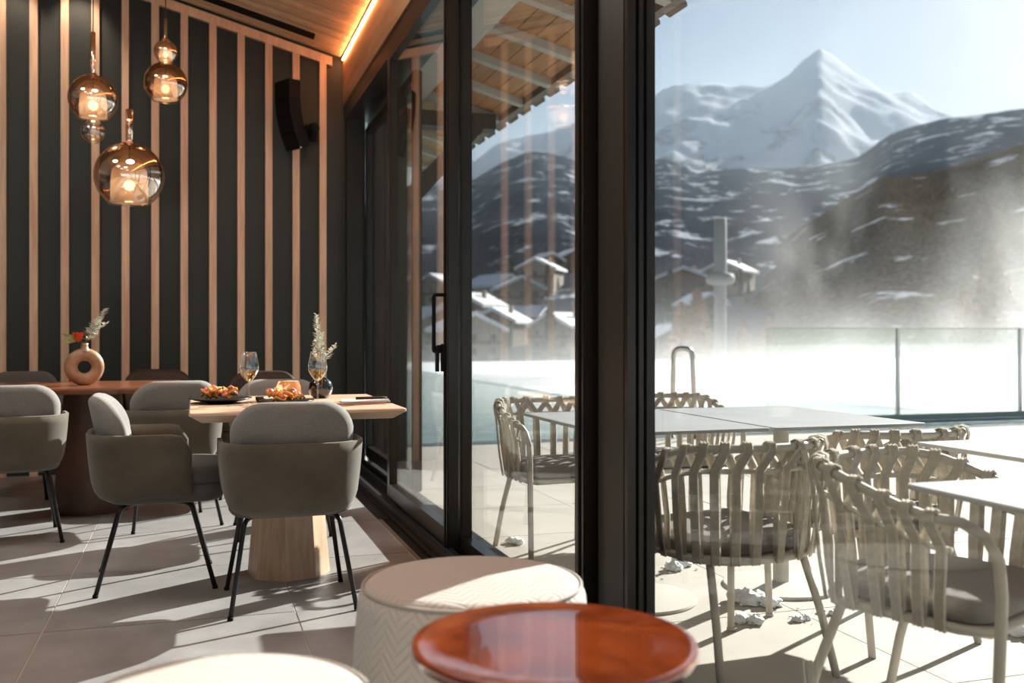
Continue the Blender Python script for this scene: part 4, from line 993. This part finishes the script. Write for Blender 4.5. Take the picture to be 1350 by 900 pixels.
# ================================================================== STEAM AND MOUNTAIN HAZE
def steam():
    m = bpy.data.materials.new('steam'); m.use_nodes = True; t = m.node_tree; t.nodes.clear(); N = t.nodes.new; L = t.links.new
    def M(op, a, b=None, clamp=False):
        x = N('ShaderNodeMath'); x.operation = op; x.use_clamp = clamp
        for i, v in enumerate((a, b)):
            if v is None: continue
            if isinstance(v, (int, float)): x.inputs[i].default_value = v
            else: L(v, x.inputs[i])
        return x.outputs[0]
    tc = N('ShaderNodeTexCoord'); sp_ = N('ShaderNodeSeparateXYZ'); L(tc.outputs['Object'], sp_.inputs[0])
    mp = N('ShaderNodeMapping'); mp.inputs['Scale'].default_value = (1, 1, .6); L(tc.outputs['Object'], mp.inputs[0])
    n = N('ShaderNodeTexNoise'); n.inputs['Scale'].default_value = .42; n.inputs['Detail'].default_value = 5; n.inputs['Roughness'].default_value = .55; n.inputs['Distortion'].default_value = .5
    L(mp.outputs[0], n.inputs[0])
    z = sp_.outputs[2]; x = sp_.outputs[0]
    y = sp_.outputs[1]
    side = M('MULTIPLY', M('ADD', x, 1.0), .10, True)                       # thicker to the right of the pool
    def plume(cx, cy, r):
        dx = M('SUBTRACT', x, cx); dy = M('SUBTRACT', y, cy); q = M('ADD', M('MULTIPLY', dx, dx), M('MULTIPLY', dy, dy))
        return M('POWER', 2.718, M('MULTIPLY', q, -1/(r*r)))
    rise = M('ADD', plume(10.6, 5.6, 1.5), plume(15.0, 5.6, 1.7))
    low = M('POWER', 2.718, M('MULTIPLY', z, -1.7)); high = M('POWER', 2.718, M('MULTIPLY', z, -.36))
    pl = M('MULTIPLY', M('SUBTRACT', n.outputs[0], .50, True), 11.0)
    d = M('ADD', M('MULTIPLY', low, M('ADD', M('MULTIPLY', side, .10), .010)), M('MULTIPLY', M('MULTIPLY', high, pl), M('ADD', M('MULTIPLY', rise, .26), M('MULTIPLY', side, .0012))))
    v = N('ShaderNodeVolumeScatter'); v.inputs['Color'].default_value = (1, .985, .96, 1); v.inputs['Anisotropy'].default_value = .35
    L(d, v.inputs['Density']); o = N('ShaderNodeOutputMaterial'); L(v.outputs[0], o.inputs['Volume'])
    return m
MT['steam'] = steam()
tag(obj('steam', BX(-3, 19, 0, 16, 0, 9.5), 'steam', None, False, (1.5, 11.2, -.1)), 'white steam drifting up from the warm pool in the sunlight', 'steam', kind='stuff')
def haze():
    m = bpy.data.materials.new('haze'); m.use_nodes = True; t = m.node_tree; t.nodes.clear()
    v = t.nodes.new('ShaderNodeVolumeScatter'); v.inputs['Color'].default_value = (.70, .85, 1, 1); v.inputs['Density'].default_value = .00019; v.inputs['Anisotropy'].default_value = .2
    o = t.nodes.new('ShaderNodeOutputMaterial'); t.links.new(v.outputs[0], o.inputs['Volume']); return m
MT['haze'] = haze()
tag(obj('haze', BX(-1500, 1150, 330, 2700, -60, 560), 'haze'), 'pale mountain haze filling the valley in front of the snowy peak', 'haze', kind='stuff')
